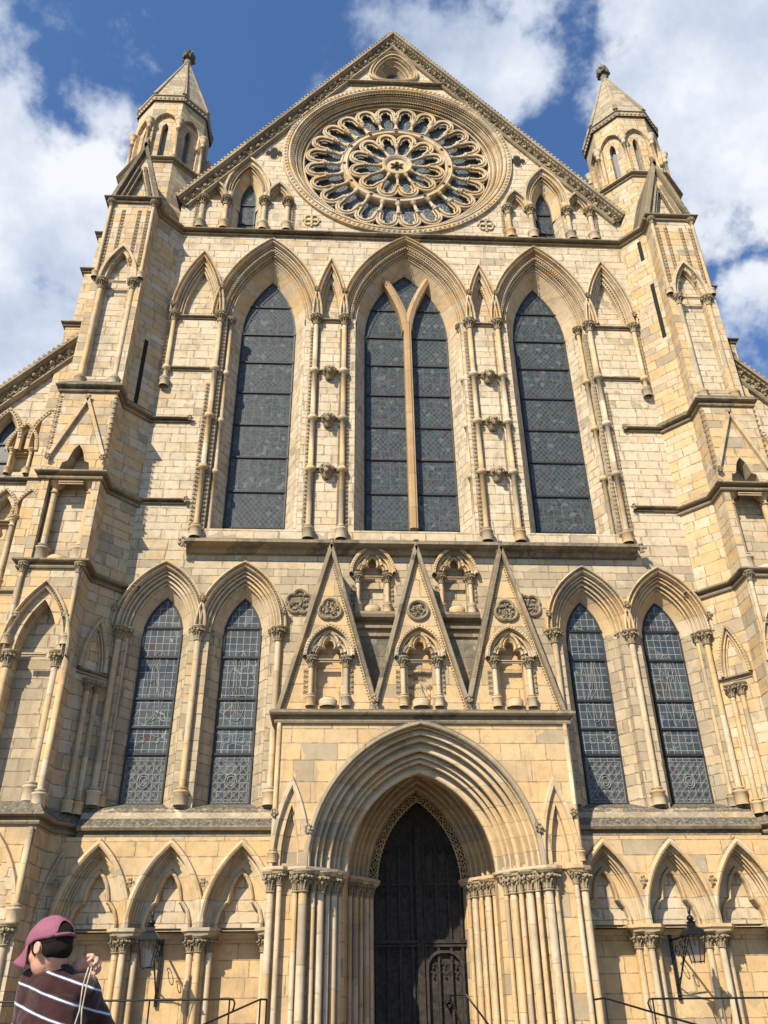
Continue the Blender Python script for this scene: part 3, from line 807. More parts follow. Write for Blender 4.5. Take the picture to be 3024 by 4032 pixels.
# ------------------------------------------------------------------ ROSE WINDOW
RZ = 31.8
def circ(r, n=96): return [(G + r * cos(-2 * pi * i / n), RZ + r * sin(-2 * pi * i / n)) for i in range(n)]
rose = empty('rose_window', parent=cath)
mb = MB()
pr = [(-.64, .72), (-.6, .5)] + rolls(-.58, .44, -.32, .24, 2, .05) + [(-.3, .27), (-.26, .15)] + rolls(-.25, .13, -.1, .0, 2, .04) + [(-.08, .04), (-.06, -.08), (-.01, -.14), (.05, -.13), (.08, -.04), (.1, -.13), (.28, -.12), (.30, .02)]
sweep2(mb, circ(4.44), pr, True)
dogs(mb, circ(4.62) + circ(4.62)[:1], -.13, .13, .2, .35)
dogs(mb, circ(4.33) + circ(4.33)[:1], -.05, .08, .12)
dogs(mb, circ(4.08) + circ(4.08)[:1], .18, .07, .105)
part('rose_moulding', mb, M_mould, rose)
gm = MB(); plate(gm, circ(3.9, 64), [], .62); part('glass', gm, leaded('rose_glass', pale=.30, tint=.9, dark=(.05, .06, .075)), rose)
tr = MB(); TY = .36
def pol(phi, r, t): # r outwards, t tangential
    return (G + r * sin(phi) + t * cos(phi), RZ + r * cos(phi) - t * sin(phi))
def petal(phi, r0, rc, aw, ring_r, th, ncap):
    """one light: three concentric rolls, inner one trefoiled"""
    for k, (rad, y, rr) in enumerate(((aw, TY + .04, th), (aw - th * 1.9, TY + .0, th * .9), (aw - th * 3.6, TY + .07, th * .8))):
        if k < 2:
            P = [(-rad, r0)] + [(rad * -cos(pi * i / 10), rc + rad * .98 * sin(pi * i / 10)) for i in range(11)] + [(rad, r0)]
        else:
            q = rad * .62
            P = [(-rad * 1.0, r0)] + [(-rad * .72 + q * .5 * cos(a), rc - .02 + q * .7 * sin(a)) for a in (2.9, 2.4, 1.9, 1.3)]
            P += [(q * -cos(a), rc + rad * .5 + q * .85 * sin(a)) for a in (-.35, .1, .5, 1.0, pi / 2)]
            P = P + [(-x, z) for x, z in reversed(P[:-1])]
        tube(tr, [(pol(phi, r, t)[0], y, pol(phi, r, t)[1]) for t, r in P], rr, 6, cap=False)
    # web behind the rolls
    a = [(-aw, r0)] + [(aw * -cos(pi * i / 10), rc + aw * sin(pi * i / 10)) for i in range(11)] + [(aw, r0)]
    b = [(-(aw - th * 4), r0)] + [((aw - th * 4) * -cos(pi * i / 10), rc + (aw - th * 4) * sin(pi * i / 10)) for i in range(11)] + [(aw - th * 4, r0)]
    A = [pol(phi, r, t) for t, r in a]; B = [pol(phi, r, t) for t, r in b]; m = len(A)
    tr.add([(x, TY + .12, z) for x, z in A] + [(x, TY + .12, z) for x, z in B], [(i, i + 1, m + i + 1, m + i) for i in range(m - 1)])
for k in range(24): petal((k + .5) * 2 * pi / 24, 3.02, 3.40, .425, 0, .053, 0)
for k in range(12): petal((k + .5) * 2 * pi / 12, 1.33, 1.63, .40, 0, .055, 0)
sweep2(tr, circ(2.2, 72), [(.17, .62), (.17, TY + .06), (.13, TY - .01), (.1, TY - .04), (.05, TY + .0), (-.05, TY + .0), (-.1, TY - .04), (-.13, TY - .01), (-.17, TY + .06), (-.17, .62)], True)
sweep2(tr, circ(.5, 32), [(.14, .62), (.14, TY + .0), (.1, TY - .05), (.04, TY - .03), (-.03, TY + .02), (-.07, TY + .08), (-.1, TY + .2)], True)
hexf = [(G + (.3 * (.62 + .42 * abs(cos(3 * t)))) * sin(t), RZ + (.3 * (.62 + .42 * abs(cos(3 * t)))) * cos(t)) for t in [2 * pi * i / 48 for i in range(48)]]
plate(tr, circ(.46, 32), [hexf], TY + .07, .6)
part('tracery', tr, M_mould, rose)
hl = MB()
for k in range(12):
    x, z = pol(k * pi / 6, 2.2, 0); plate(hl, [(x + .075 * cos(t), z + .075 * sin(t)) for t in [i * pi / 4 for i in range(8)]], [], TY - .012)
part('painted_holes', hl, M_dark, rose)  # flat dark discs on the ring, painting the shade of its small holes
# spokes: small columns laid out radially
sm = MB(); lathe(sm, 0, 0, 0, [(.1, 0), (.1, .06), (.07, .1), (.085, .13), (.05, .17), (.05, .55), (.075, .57), (.05, .6), (.06, .64), (.1, .72), (.085, .74), (.12, .78), (.12, .82), (.05, .86)], 8)
SPK = sm.mesh('spoke'); SPK.materials.append(M_mould)
for n_, r0, L in ((24, 2.33, .74), (12, .62, .76)):
    for k in range(n_):
        phi = k * 2 * pi / n_; x, z = pol(phi, r0, 0)
        o = part('spoke', SPK, None, rose, (x, TY + .06, z)); o.rotation_euler = (0, phi, 0); o.scale = (1.4 if n_ == 24 else 1.15,) * 2 + (L / .82,)

# ------------------------------------------------------------------ BUTTRESSES
def gx(s, x): return s * x + (0 if s < 0 else .05)
for s in (-1, 1):
    B = lambda x0, x1: (min(s * x0, s * x1), max(s * x0, s * x1))
    def hbox(mb, xa, xb, y0, y1, z0, z1):
        a, b = B(xa, xb); box(mb, a, b, y0, y1, z0, z1)
    c = s * 9.96; XI, XO = 9.14, 10.82
    mb = MB()
    # plan of each stage: wall corner, canted face, side, front
    def stage(yf, z0, z1, xo=XO, xi=XI, top=True):
        pl = [(8.42, 0), (xi, -.78), (xi, yf), (xo, yf), (xo, 2.0), (8.42, 2.0)]
        pl = [(s * x, y) for x, y in pl]
        if s > 0: pl = pl[::-1]
        prism(mb, pl, z0, z1, top)
    stage(-1.72, 0, 3.0, 11.0, 9.0)
    # stage 0 upper with blind arch, stages 1-4
    def side_only(yf, z0, z1, xo=XO, xi=XI, depth=.5):
        """same plan but the front is open for a recess panel"""
        pl = [(8.42, 0), (xi, -.78), (xi, yf)]; strip(mb, [(s * x, y) for x, y in pl], z0, z1)
        strip(mb, [(s * xo, yf), (s * xo, 2.0)], z0, z1)
    side_only(-1.72, 3.0, 5.45, 11.0, 9.0)
    plate(mb, [(s * 9.0, 3.0), (s * 11.0, 3.0), (s * 11.0, 5.45), (s * 9.0, 5.45)], [arch(s * 10.05, 3.2, .75, 1.75, 0, 8)], -1.72, -1.3, rim=False)
    side_only(-1.55, 5.45, 12.0)
    plate(mb, [(s * XI, 5.45), (s * XO, 5.45), (s * XO, 12.0), (s * XI, 12.0)], [arch(c, 9.45, .52, 1.45, 0, 10, 5.75)], -1.55, -1.1, rim=False)
    side_only(-1.5, 14.85, 18.1); side_only(-1.5, 12.0, 14.85)
    tre = [(-.42, 14.9), (-.42, 15.1), (-.38, 15.3), (-.24, 15.36), (-.2, 15.52), (-.13, 15.75), (0, 15.93)]
    tre = tre + [(-x, z) for x, z in reversed(tre[:-1])]
    plate(mb, [(s * XI, 14.85), (s * XO, 14.85), (s * XO, 18.1), (s * XI, 18.1)], [[(c + x, z) for x, z in tre]], -1.5, -1.05, rim=False)
    # niche stage: corner piers and back wall
    hbox(mb, XI + .003, XI + .22, -1.497, -.9, 12.0, 14.85); hbox(mb, XO - .22, XO - .003, -1.497, -.9, 12.0, 14.85)
    side_only(-1.28, 18.1, 27.0)
    plate(mb, [(s * XI, 18.1), (s * XO, 18.1), (s * XO, 27.0), (s * XI, 27.0)], [arch(c, 22.95, .42, 1.35, 0, 8, 18.7)], -1.28, -1.0, rim=False)
    part('buttress', mb, M_butt, cath)
    rb = MB(); hbox(rb, XI + .05, XO - .05, -1.12, -1.08, 5.7, 11.4); hbox(rb, XI + .2, XO - .2, -1.0, -.95, 12.0, 16.2); hbox(rb, XI + .1, XO - .1, -1.04, -1.0, 18.2, 24.8)
    hbox(rb, 9.2, 10.9, -1.32, -1.28, 2.9, 5.2)
    part('recess_wall', rb, M_wall, cath)
    # slopes between stages
    sw = MB()
    def ledge(z, ya, yb, hh, xi=XI, xo=XO):
        pl = [(8.3, .12), (xi, -.78), (xi, ya), (xo + .02, ya), (xo + .02, .8)]; pts = [(s * x, y) for x, y in pl]
        if s < 0: pts = pts[::-1]
        string(sw, pts, [(-.04, z - .21), (.06, z - .2), (.08, z - .16), (.06, z - .12), (-.0, z - .11), (.01, z - .05), (.14, z - .03), (.17, z), (.17, z + .04), (.13, z + .07), (-.05, z + hh)])
    ledge(5.42, -1.72, -1.55, .32, 9.0, 11.0); ledge(12.0, -1.55, -1.5, .12); ledge(14.9, -1.5, -1.5, .08); ledge(18.08, -1.5, -1.28, .3); ledge(27.03, -1.28, -1.1, .1)
    for z in (14.95, 18.05, 12.02):
        xa = 6.95 if z < 17 else 7.15
        if z < 13: xa = 7.95
        p = [(s * xa, 0), (s * 8.5, 0)];
        if s < 0: p = p[::-1]
        string(sw, p, drip(z, .16, .22))
        if z > 13: label_stop(sw, s * xa, -.1, z, .13)
    string(sw, [(s * 8.5, 0), (s * 9.1, -.7)] if s > 0 else [(s * 9.1, -.7), (s * 8.5, 0)], drip(9.32, .14, .2))
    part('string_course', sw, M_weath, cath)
    # carved arches of the buttress
    am = MB()
    sweep_arch(am, c, 9.45, .52, 1.45, [(-.03, -1.1)] + rolls(0, -1.2, .18, -1.52, 3, .04) + [(o + .19, y) for o, y in hoodp(-1.54)], 10, 9.3)
    dogs(am, arch(c, 9.45, .52, 1.45, .27, 14), -1.61, .055, .09, 1.1)
    for q in (-1, 1): label_stop(am, c + q * .62, -1.66, 10.45, .12)
    part('blind_arch', am, M_mould, cath); am = MB()
    sweep_arch(am, c, 22.95, .42, 1.35, [(-.03, -1.0)] + rolls(0, -1.06, .12, -1.25, 2, .035) + [(.13, -1.29), (.13, -1.4), (.22, -1.4), (.25, -1.26)], 10, 22.9)
    dogs(am, arch(c, 22.95, .42, 1.35, .05, 14), -1.2, .08, .12)
    part('blind_arch', am, M_mould, cath); am = MB()
    sweep_arch(am, s * 10.05, 3.2, .75, 1.75, [(-.03, -1.3)] + rolls(0, -1.38, .14, -1.7, 3, .04) + [(.15, -1.73), (.15, -1.83), (.24, -1.83), (.27, -1.7)], 10, 3.15)
    part('blind_arch', am, M_mould, cath); am = MB()
    for q in (-1, 1):
        a, b = (c + q * .78, 15.5), (c, 17.6); w = V(b) - V(a); w = w.normalized(); nn = V((-w.y, w.x)) * .05
        P = [V(a) + nn, V(a) - nn, V(b) - nn, V(b) + nn]
        am.add([(p.x, -1.49, p.y) for p in P] + [(p.x, -1.62, p.y) for p in P], [(4, 5, 6, 7), (0, 4, 7, 3), (1, 2, 6, 5), (0, 1, 5, 4)])
        dogs(am, [(a[0] - q * .09, a[1]), (b[0] - q * .09, b[1])], -1.49, .06, .09)
        label_stop(am, a[0], -1.6, a[1] - .08, .12)
    blob(am, (c, -1.6, 17.66), .09, .08, .09)
    part('gablet_moulding', am, M_mould, cath)
    # dog-tooth on the corners
    d2 = MB()
    for x in (XI, XO): tooth_v(d2, s * x, -1.5, 15.5, 17.8, .17, (-s if x == XI else s) * .8, -.6)
    for x, dx in ((9.36, 0), (9.68, 0), (10.25, 0), (10.62, 0)): tooth_v(d2, s * x, -1.28, 23.6, 26.5, .15, dx, -1)
    part('dogtooth', d2, M_carve, cath)
    for q in (-.52, .5): shaft('buttress_shaft', c + s * q, -1.25, 12.15, 14.75, .1, 'ring', True, (), .8)
    for q in (-.6, .6): shaft('buttress_shaft', c + q, -1.52, 5.75, 9.45, .085, 'leaf', True)
    for q in (-.74, .74): shaft('buttress_shaft', c + q, -1.6, 9.6, 11.95, .06, 'leaf', True)
    for q in (-.5, .55): shaft('buttress_shaft', c + q, -1.26, 18.3, 22.95, .085, 'leaf', True)
    for q in (-.76, .76): shaft('buttress_shaft', c + q, -1.33, 22.98, 26.9, .06, 'leaf', True)
    shaft('buttress_shaft', s * 9.1, -1.76, 3.2, 5.15, .07, None, True); shaft('buttress_shaft', s * 9.2, -1.74, -.2, 3.2, .09, 'leaf', False)
    shaft('buttress_shaft', s * 10.85, -1.74, -.2, 3.2, .09, 'leaf', False); shaft('buttress_shaft', s * 9.12, -1.56, 5.6, 9.3, .08, None, True)
    for t in (.25, .55): shaft('buttress_shaft', s * (8.45 + .6 * t), -.75 * t - .08, 5.7, 9.1, .07, 'leaf', True)
    st = MB()
    for z, a_, b_ in ((9.4, .3, .3), (22.9, .3, .3), (14.62, .35, .35)):
        string(st, [(c - a_, -1.28 if z > 20 else -1.5), (c + b_, -1.28 if z > 20 else -1.5)], drip(z, .04, .12))
    part('inner_string', st, M_mould, cath)
    # pedestal in the niche
    pd = MB(); lathe(pd, c, -1.25, 12.02, [(.28, 0), (.3, .2), (.25, .27), (0, .27)], 12); part('niche_pedestal', pd, M_shaft, cath)
    # crowning gablet, its back runs into the turret
    gp = MB(); zb, za, hw = 27.1, 30.15, .78
    plate(gp, [(c - hw, zb), (c + hw, zb), (c, za)], [[(c - hw * .52, zb + .2), (c + hw * .52, zb + .2), (c, za - 1.15)]], -1.12, .9)
    gt = part('gablet', gp, M_butt, cath)
    g2 = MB()
    plate(g2, [(c - hw * .6, zb + .1), (c + hw * .6, zb + .1), (c, za - 1.0)], [], -.9)
    part('gablet_panel', g2, M_wall, gt)
    g3 = MB()
    for q in (-1, 1):
        P = [(c + q * (hw + .1), zb - .02), (c, za + .22)]
        if q > 0: P = P[::-1]
        sweep2(g3, P, [(.02, .9), (.06, -1.2), (.03, -1.3), (-.1, -1.3), (-.13, -1.18), (-.13, -1.1)])
        inn = [(c + q * hw * .52, zb + .2), (c, za - 1.15)]
        if q > 0: inn = inn[::-1]
        sweep2(g3, inn, [(.18, -1.12), (.16, -1.2), (.1, -1.22), (.06, -1.16), (.02, -1.1), (-.02, -.95)])
        dogs(g3, inn, -1.06, .1, .14)
        string(g3, [(c + q * hw, -1.1), (c + q * hw, .5)] if q > 0 else [(c + q * hw, .5), (c + q * hw, -1.1)], drip(zb + .1, .05, .1))
    blob(g3, (c, -1.2, za + .3), .12, .12, .16); blob(g3, (c, -1.15, za + .55), .09, .09, .14)
    part('gablet_coping', g3, M_weath, gt)
    # stair slits in the canted face: flat strips, the inner shade painted dark
    sv = MB()
    def slit(z0, z1, t=.5, w=.075):
        n = V((.78, .72)).normalized(); a = V((8.42 + .72 * t, -.78 * t)); d = V((.72, -.78)).normalized()
        o = -V((d.y, -d.x)) * .006; o = V((-.735, -.68)) * .008
        P = [a - d * w + o, a + d * w + o]
        sv.add([(s * P[0].x, P[0].y, z0), (s * P[1].x, P[1].y, z0), (s * P[1].x, P[1].y, z1), (s * P[0].x, P[0].y, z1)], [(0, 1, 2, 3)])
    if s < 0: slit(17.9, 21.0, .62)
    else: slit(21.6, 24.2, .8); slit(25.5, 26.5, .7)
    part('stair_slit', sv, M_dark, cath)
    # ---------------- flanking buttress facing sideways, seen past the edge
    fb = MB()
    for (xo, y0, y1, z0, z1) in ((11.95, .2, 2.2, 0, 22.3), (11.8, .3, 2.1, 22.3, 25.0), (11.62, .4, 2.0, 25.0, 27.1)):
        hbox(fb, 10.7, xo, y0, y1, z0, z1)
    fo = part('side_buttress', fb, M_butt, cath)
    f2 = MB()
    for xo, y, z in ((11.8, .3, 25.05), (11.62, .4, 27.1), (11.95, .2, 22.3)):
        p = [(s * 10.7, y), (s * (xo + .02), y), (s * (xo + .02), 2.2)]
        if s < 0: p = p[::-1]
        string(f2, p, drip(z, .14, .24))
    part('string_course', f2, M_weath, fo)
    # ---------------- turret
    tx, ty = (-10.2, 2.45) if s < 0 else (10.68, 2.35)
    turret = empty('turret', (0, 0, 0), 0, cath)
    a0 = pi / 8
    def octo(r, n=8): return [(tx + r * cos(a0 + i * pi / 4), ty + r * sin(a0 + i * pi / 4)) for i in range(8)]
    tb = MB(); prism(tb, octo(2.0), 24.0, 29.2, False); prism(tb, octo(2.0), 29.2, 29.6, False, plan1=octo(1.82)); prism(tb, octo(1.82), 29.6, 32.15)
    part('turret_base', tb, M_butt, turret)
    # belfry: each face a sheet with a lancet hole
    tf = MB(); td = MB(); r = 1.62
    for i in range(8):
        p0, p1 = octo(r)[i], octo(r)[(i + 1) % 8]; d = V(p1) - V(p0); L = d.length; d /= L; nn = V((d.y, -d.x))
        # face coords: u along, z; arch recess then slit
        f = MB(); plate(f, [(0, 32.1), (L, 32.1), (L, 36.5), (0, 36.5)], [arch(L / 2, 35.0, L * .36, .62, 0, 7, 32.25)], 0, .16)
        f2 = MB(); plate(f2, [(0.05, 32.1), (L - .05, 32.1), (L - .05, 36.2), (.05, 36.2)], [arch(L / 2, 34.7, .14, .4, 0, 4, 32.35)], .16, .4)
        for src in (f, f2):
            tf.add([(p0[0] + d.x * x - nn.x * y, p0[1] + d.y * x - nn.y * y, z) for x, y, z in src.v], src.f)
        m_ = V(p0) + d * L / 2 - nn * .45
        td.add([(m_.x + d.x * q * .3, m_.y + d.y * q * .3, z) for q, z in ((-1, 32.2), (1, 32.2), (1, 35.3), (-1, 35.3))], [(0, 1, 2, 3)])
    bf = part('belfry', tf, M_butt, turret); part('louvre', td, plain('louvre_grey', (.20, .21, .23), .6), bf)
    for i in range(8):
        a = a0 + i * pi / 4; q = 1.67
        mb2 = MB(); r_ = .068
        lathe(mb2, tx + q * cos(a), ty + q * sin(a), 32.2, [(.17, 0), (.17, .3), (.2, .34), (.1, .42), (r_, .45), (r_, 2.2), (.12, 2.22), (.09, 2.3), (.1, 2.5), (.17, 2.62), (.14, 2.66), (.21, 2.74), (.21, 2.82), (0, 2.85)], 10)
        part('turret_shaft', mb2, M_mould, turret)
    ts = MB()
    def ring(r, z, w, h):
        P = octo(r)[::-1]; rows = []
        for o, zz in drip(z, w, h): rows.append([(x, y, zz) for x, y in [(tx + (x - tx) * (r + o) / r, ty + (y - ty) * (r + o) / r) for x, y in P]])
        ts.add([p for q in rows for p in q], [(k * 8 + i, k * 8 + (i + 1) % 8, (k + 1) * 8 + (i + 1) % 8, (k + 1) * 8 + i) for k in range(len(rows) - 1) for i in range(8)])
    ring(1.82, 32.15, .2, .28); ring(1.62, 36.72, .15, .22)
    prism(ts, octo(1.72), 36.4, 36.7, True)
    for i in range(8):
        p0, p1 = octo(1.70)[i], octo(1.70)[(i + 1) % 8]; d = V(p1) - V(p0); L = d.length; d /= L; nn = V((d.y, -d.x))
        for k in range(7):
            q = V(p0) + d * L * (k + .5) / 7; s_ = .09
            ts.add([(q.x - d.x * s_, q.y - d.y * s_, 36.5), (q.x + d.x * s_, q.y + d.y * s_, 36.45), (q.x + nn.x * .03, q.y + nn.y * .03, 36.66), (q.x + nn.x * .07, q.y + nn.y * .07, 36.47)], [(0, 3, 2), (3, 1, 2), (0, 1, 3)])
    part('turret_cornice', ts, M_cope, turret)
    spb = MB(); prism(spb, octo(1.72), 36.8, 41.7, True, plan1=octo(.12))
    spire = part('spire', spb, M_spire, turret)
    rbm = MB()
    for i in range(8):
        a = a0 + i * pi / 4
        for o in (-.05, .05): tube(rbm, [(tx + 1.72 * cos(a + o * .6), ty + 1.72 * sin(a + o * .6), 36.85), (tx + .14 * cos(a), ty + .14 * sin(a), 41.65)], [.06, .035], 6)
    part('spire_ribs', rbm, M_cope, spire)
    fm = MB(); lathe(fm, tx, ty, 41.5, [(.3, -.5), (.2, 0), (.17, .3), (.2, .4), (.14, .45), (.16, .6), (.3, .8)], 8)
    for i in range(8):
        for zz, q in ((42.2, .24), (42.5, .2)):
            a = i * pi / 4 + zz; blob(fm, (tx + q * cos(a), ty + q * sin(a), zz), .12, .12, .14, .35)
    blob(fm, (tx, ty, 42.6), .22, .22, .3); box(fm, tx - .012, tx + .012, ty - .012, ty + .012, 42.8, 43.3)
    part('finial', fm, M_mossy, turret)
    # ---------------- aisle wall beyond the buttress
    aw = MB(); zt = lambda x: 21.95 - (x - 11.0) * 1.13
    hs = []
    lc = [(11.72, .33, 1.05), (13.05, .33, 1.05)]
    for cx, a, h in lc: hs.append(arch(s * cx, 17.3, a + .1, h, 0, 8, 15.95))
    hs.append(arch(s * 12.38, 16.95, .3, .75, 0, 6, 16.1))
    for cx in (11.72, 12.5, 13.28): hs.append(arch(s * cx, 14.45, .3, .75, 0, 6, 12.6))
    for cx in (12.4, 14.0): hs.append(arch(s * cx, 9.4, .55, 1.6, 0, 8, 5.9))
    plate(aw, [(s * 10.6, 0), (s * 22, 0), (s * 22, zt(22)), (s * 10.6, zt(10.6))], hs, .3, .6)
    part('aisle_wall', aw, M_wall, cath)
    ab = MB(); hbox(ab, 11, 15, .58, .6, 5.5, 18.6); part('recess_wall', ab, M_dress, cath)
    for cx, a, h in lc:
        window(s * cx, 17.3, a, h - .12, 15.95, .55, [16.6, 17.3], M_glassU)
        m2 = MB(); sweep_arch(m2, s * cx, 17.3, a + .1, h, [(-.1, .55), (-.05, .35), (0, .28), (.02, .2), (.02, .17), (.14, .17), (.17, .31)], 10, 16.9)
        dogs(m2, arch(s * cx, 17.3, a + .1, h, .09, 14), .16, .08, .12); part('window_arch', m2, M_mould, cath)
    for cx, zs, a, h in ((12.38, 16.95, .3, .75), (11.72, 14.45, .3, .75), (12.5, 14.45, .3, .75), (13.28, 14.45, .3, .75), (12.4, 9.4, .55, 1.6), (14.0, 9.4, .55, 1.6)):
        m2 = MB(); sweep_arch(m2, s * cx, zs, a, h, [(-.03, .55)] + rolls(0, .42, .12, .27, 2, .035) + [(.12, .15), (.2, .15), (.23, .31)], 8, zs - .1)
        dogs(m2, arch(s * cx, zs, a, h, .16, 12), .15, .07, .1)
        string(m2, [(s * cx - a, .5), (s * cx + a, .5)], drip(zs - .05, .12, .14))
        part('blind_arch', m2, M_mould, cath)
    for x, z0, z1 in ((12.08, 16.0, 16.95), (12.68, 16.0, 16.95), (12.1, 12.0, 14.45), (11.3, 12.0, 14.45), (12.9, 12.0, 14.45), (11.75, 6, 9.4), (13.1, 6, 9.4)): shaft('aisle_shaft', s * x, .25, z0, z1, .075 if z1 - z0 > 2 else .05, 'ring', True, (), .9)
    m3 = MB()
    p = [(s * 10.8, .3), (s * 22, .3)] if s > 0 else [(s * 22, .3), (s * 10.8, .3)]
    for z in (15.8, 11.95, 5.4): string(m3, p, drip(z, .18, .24))
    part('string_course', m3, M_weath, cath)
    if s < 0: slope_coping((-20, zt(20)), (-10.9, zt(10.9)), .25, 'aisle_coping', .3)
    else: slope_coping((10.9, zt(10.9)), (20, zt(20)), .25, 'aisle_coping', .3)

# bulk of the building behind the front
bd = MB()
box(bd, -8.4, 8.4, 1.1, 30, 8.2, 27.4); box(bd, -8.4, -2.2, .8, 30, 0, 8.2); box(bd, 2.2, 8.4, .8, 30, 0, 8.2); box(bd, -2.2, 2.2, 2.6, 30, 0, 8.2)
bd.add([(-8.4, 1.0, 28.3), (8.4, 1.0, 28.3), (AX, 1.0, 39.8), (-8.4, 30, 28.3), (8.4, 30, 28.3), (AX, 30, 39.8)], [(0, 2, 5, 3), (1, 4, 5, 2), (3, 5, 4), (0, 1, 2)])
box(bd, -8.39, 8.39, 1.05, 29.9, 27.3, 28.3)
for s in (-1, 1):
    xa, xb = sorted((s * 8.4, s * 21)); bd.add([(s * 8.4, .7, 24.2), (s * 21, .7, 10.4), (s * 21, 30, 10.4), (s * 8.4, 30, 24.2)], [(0, 1, 2, 3)])
    box(bd, xa, xb, .62, 30, 0, 10.3)
part('nave_body', bd, M_slate, cath)

# ------------------------------------------------------------------ ARCADE
AP = [1.70, .85, 3.13]
for s in (-1, 1):
    cxs = [s * (4.44 + 1.69 * k) for k in range(3)]
    if s > 0: cxs = [4.35, 6.02, 7.70]
    mb = MB(); hs = [arch(cx, 3.15, .80, 1.78, 0, 10, 3.1) for cx in cxs]
    xa, xb = sorted((s * 3.5, s * 8.75))
    plate(mb, [(xa, 3.1), (xb, 3.1), (xb, 5.15), (xa, 5.15)], hs, -.45, -.1)
    part('arcade_wall', mb, M_dress, cath)
    lw = MB(); hbz = [(xa, -.6), (xb, -.6), (xb, 5.0), (xa, 5.0)]; plate(lw, hbz, [], .1); part('lower_wall', lw, M_dress, cath)
    for cx in cxs:
        am = MB()
        sweep_arch(am, cx, 3.15, .80, 1.78, [(-.24, -.08), (-.16, -.12)] + rolls(-.14, -.16, -.02, -.42, 3, .04) + [(0, -.46), (0, -.6), (.05, -.63), (.12, -.6), (.14, -.44)], 12)
        # trefoiled plate inside the arch
        tr_ = [(-.50, 3.15), (-.49, 3.35), (-.43, 3.55), (-.33, 3.68), (-.25, 3.72), (-.235, 3.86), (-.18, 4.1), (-.09, 4.27), (0, 4.36)]
        tr_ = tr_ + [(-x, z) for x, z in reversed(tr_[:-1])]; tp = [(cx + x, z) for x, z in tr_]
        outl = arch(cx, 3.15, .80, 1.78, -.12, 10)
        plate(am, outl, [], -.08) if False else None
        ol = outl; m_ = MB(); loop = ol + tp[::-1]
        plate(m_, loop, [], -.13, .1, rim=True)
        am.add(m_.v, m_.f)
        sweep2(am, tp, [(.0, .0), (-.01, -.12), (-.0, -.2), (.03, -.23), (.07, -.2), (.09, -.12)])
        part('arcade_arch', am, M_mould, cath)
    st = MB(); string(st, [(xa, .1), (xb, .1)], [(-.02, 2.96), (.1, 2.98), (.12, 3.05), (.2, 3.08), (.2, 3.14), (-.02, 3.16)])
    for cx in [s * (4.44 + .845 + 1.69 * k) for k in range(-1, 3)]:
        x0 = cx if s < 0 else cx - .09
        string(st, [(x0 - .33, .05), (x0 - .33, -.3), (x0 - .18, -.52), (x0 + .18, -.52), (x0 + .33, -.3), (x0 + .33, .05)], [(-.04, 2.98), (.06, 3.02), (.08, 3.08), (.12, 3.1), (.12, 3.17), (-.3, 3.19)])
    part('string_course', st, M_mould, cath)
    for cx in [s * (4.44 + .845 + 1.69 * k) for k in range(-1, 3)]:
        x0 = cx if s < 0 else cx - .09
        for dx, y in ((-.22, -.2), (0, -.42), (.22, -.2)): shaft('arcade_shaft', x0 + dx, y, -.6, 3.02, .078, 'leaf', False, (), .9)
        pf = MB(); prism(pf, [(x0 - .24, .12), (x0 - .2, -.12), (x0 - .08, -.3), (x0 + .08, -.3), (x0 + .2, -.12), (x0 + .24, .12)], -.6, 2.98); part('arcade_pier', pf, M_dress, cath)
    ls = MB()
    for cx in [s * (4.44 + .845 + 1.69 * k) for k in range(0, 3)]: label_stop(ls, cx if s < 0 else cx - .09, -.6, 4.12, .12)
    pass
    # narrow arch on the canted face
    dd = V((.72, -.78)).normalized()
    for uc, zc, aw_, hh in ((.52, 3.15, .3, 1.35), (.58, 9.35, .26, 1.15)):
        am = MB(); src = MB(); sweep_arch(src, uc, zc, aw_, hh, rolls(-.05, 0, .08, -.1, 2, .03) + [(.1, -.16), (.16, -.16), (.18, 0)], 8)
        dogs(src, arch(uc, zc, aw_, hh, .13, 10), -.16, .06, .09)
        am.add([(s * (8.42 + dd.x * x + .735 * y * .9), dd.y * x + y * .68, z) for x, y, z in src.v], src.f)
        part('blind_arch', am, M_mould, cath)

# ------------------------------------------------------------------ PORCH
PC = -.1; DC = .04; porch = MB()
big = arch(PC, 4.35, 2.72, 3.33, -.02, 20, 0.0)
sideL = [(-3.26, .22, 1.3), (3.12, .22, 1.3)]
hs = [big] + [arch(cx, 4.45, a, h, 0, 6, 4.4) for cx, a, h in sideL]
outer = [(-3.72, -.6), (-2.84, -.6), (-2.84, 4.3)]
ol = [(-3.72, 4.3)] + [(big[1][0], 4.3)] + big[1:-1] + [(big[-2][0], 4.3)] + [(3.66, 4.3), (3.66, 7.95), (-3.72, 7.95)]
plate(porch, ol, hs[1:], -1.2, -.9, rim=False)
for s in (-1, 1):
    xo = -3.72 if s < 0 else 3.66; xi = PC + s * 2.72
    strip(porch, [(xo, .1), (xo, -1.2)], -.6, 7.95)
    strip(porch, [(xo, -1.19), (xo * .985, -1.14), (PC + s * 2.98, -1.14), (PC + s * 2.86, -1.12), (PC + s * 2.72, -1.0), (PC + s * 2.45, -.82), (PC + s * 2.2, -.58), (PC + s * 1.98, -.3), (PC + s * 1.86, -.1), (DC + s * 1.9, 1.5), (DC + s * 1.62, 1.68), (DC + s * 1.42, 1.95), (DC + s * 1.24, 2.2), (DC + s * 1.2, 2.4)], -.6, 4.45)
porch.add([(-3.72, -1.19, 7.95), (3.66, -1.19, 7.95), (3.66, 0, 8.3), (-3.72, 0, 8.3)], [(0, 1, 2, 3)])
pw = part('porch', porch, M_dress, cath)
rb = MB(); box(rb, -3.6, -2.95, -1.0, -.95, 4.3, 6.2); box(rb, 2.85, 3.5, -1.0, -.95, 4.3, 6.2); part('recess_wall', rb, M_dress, cath)
am = MB()
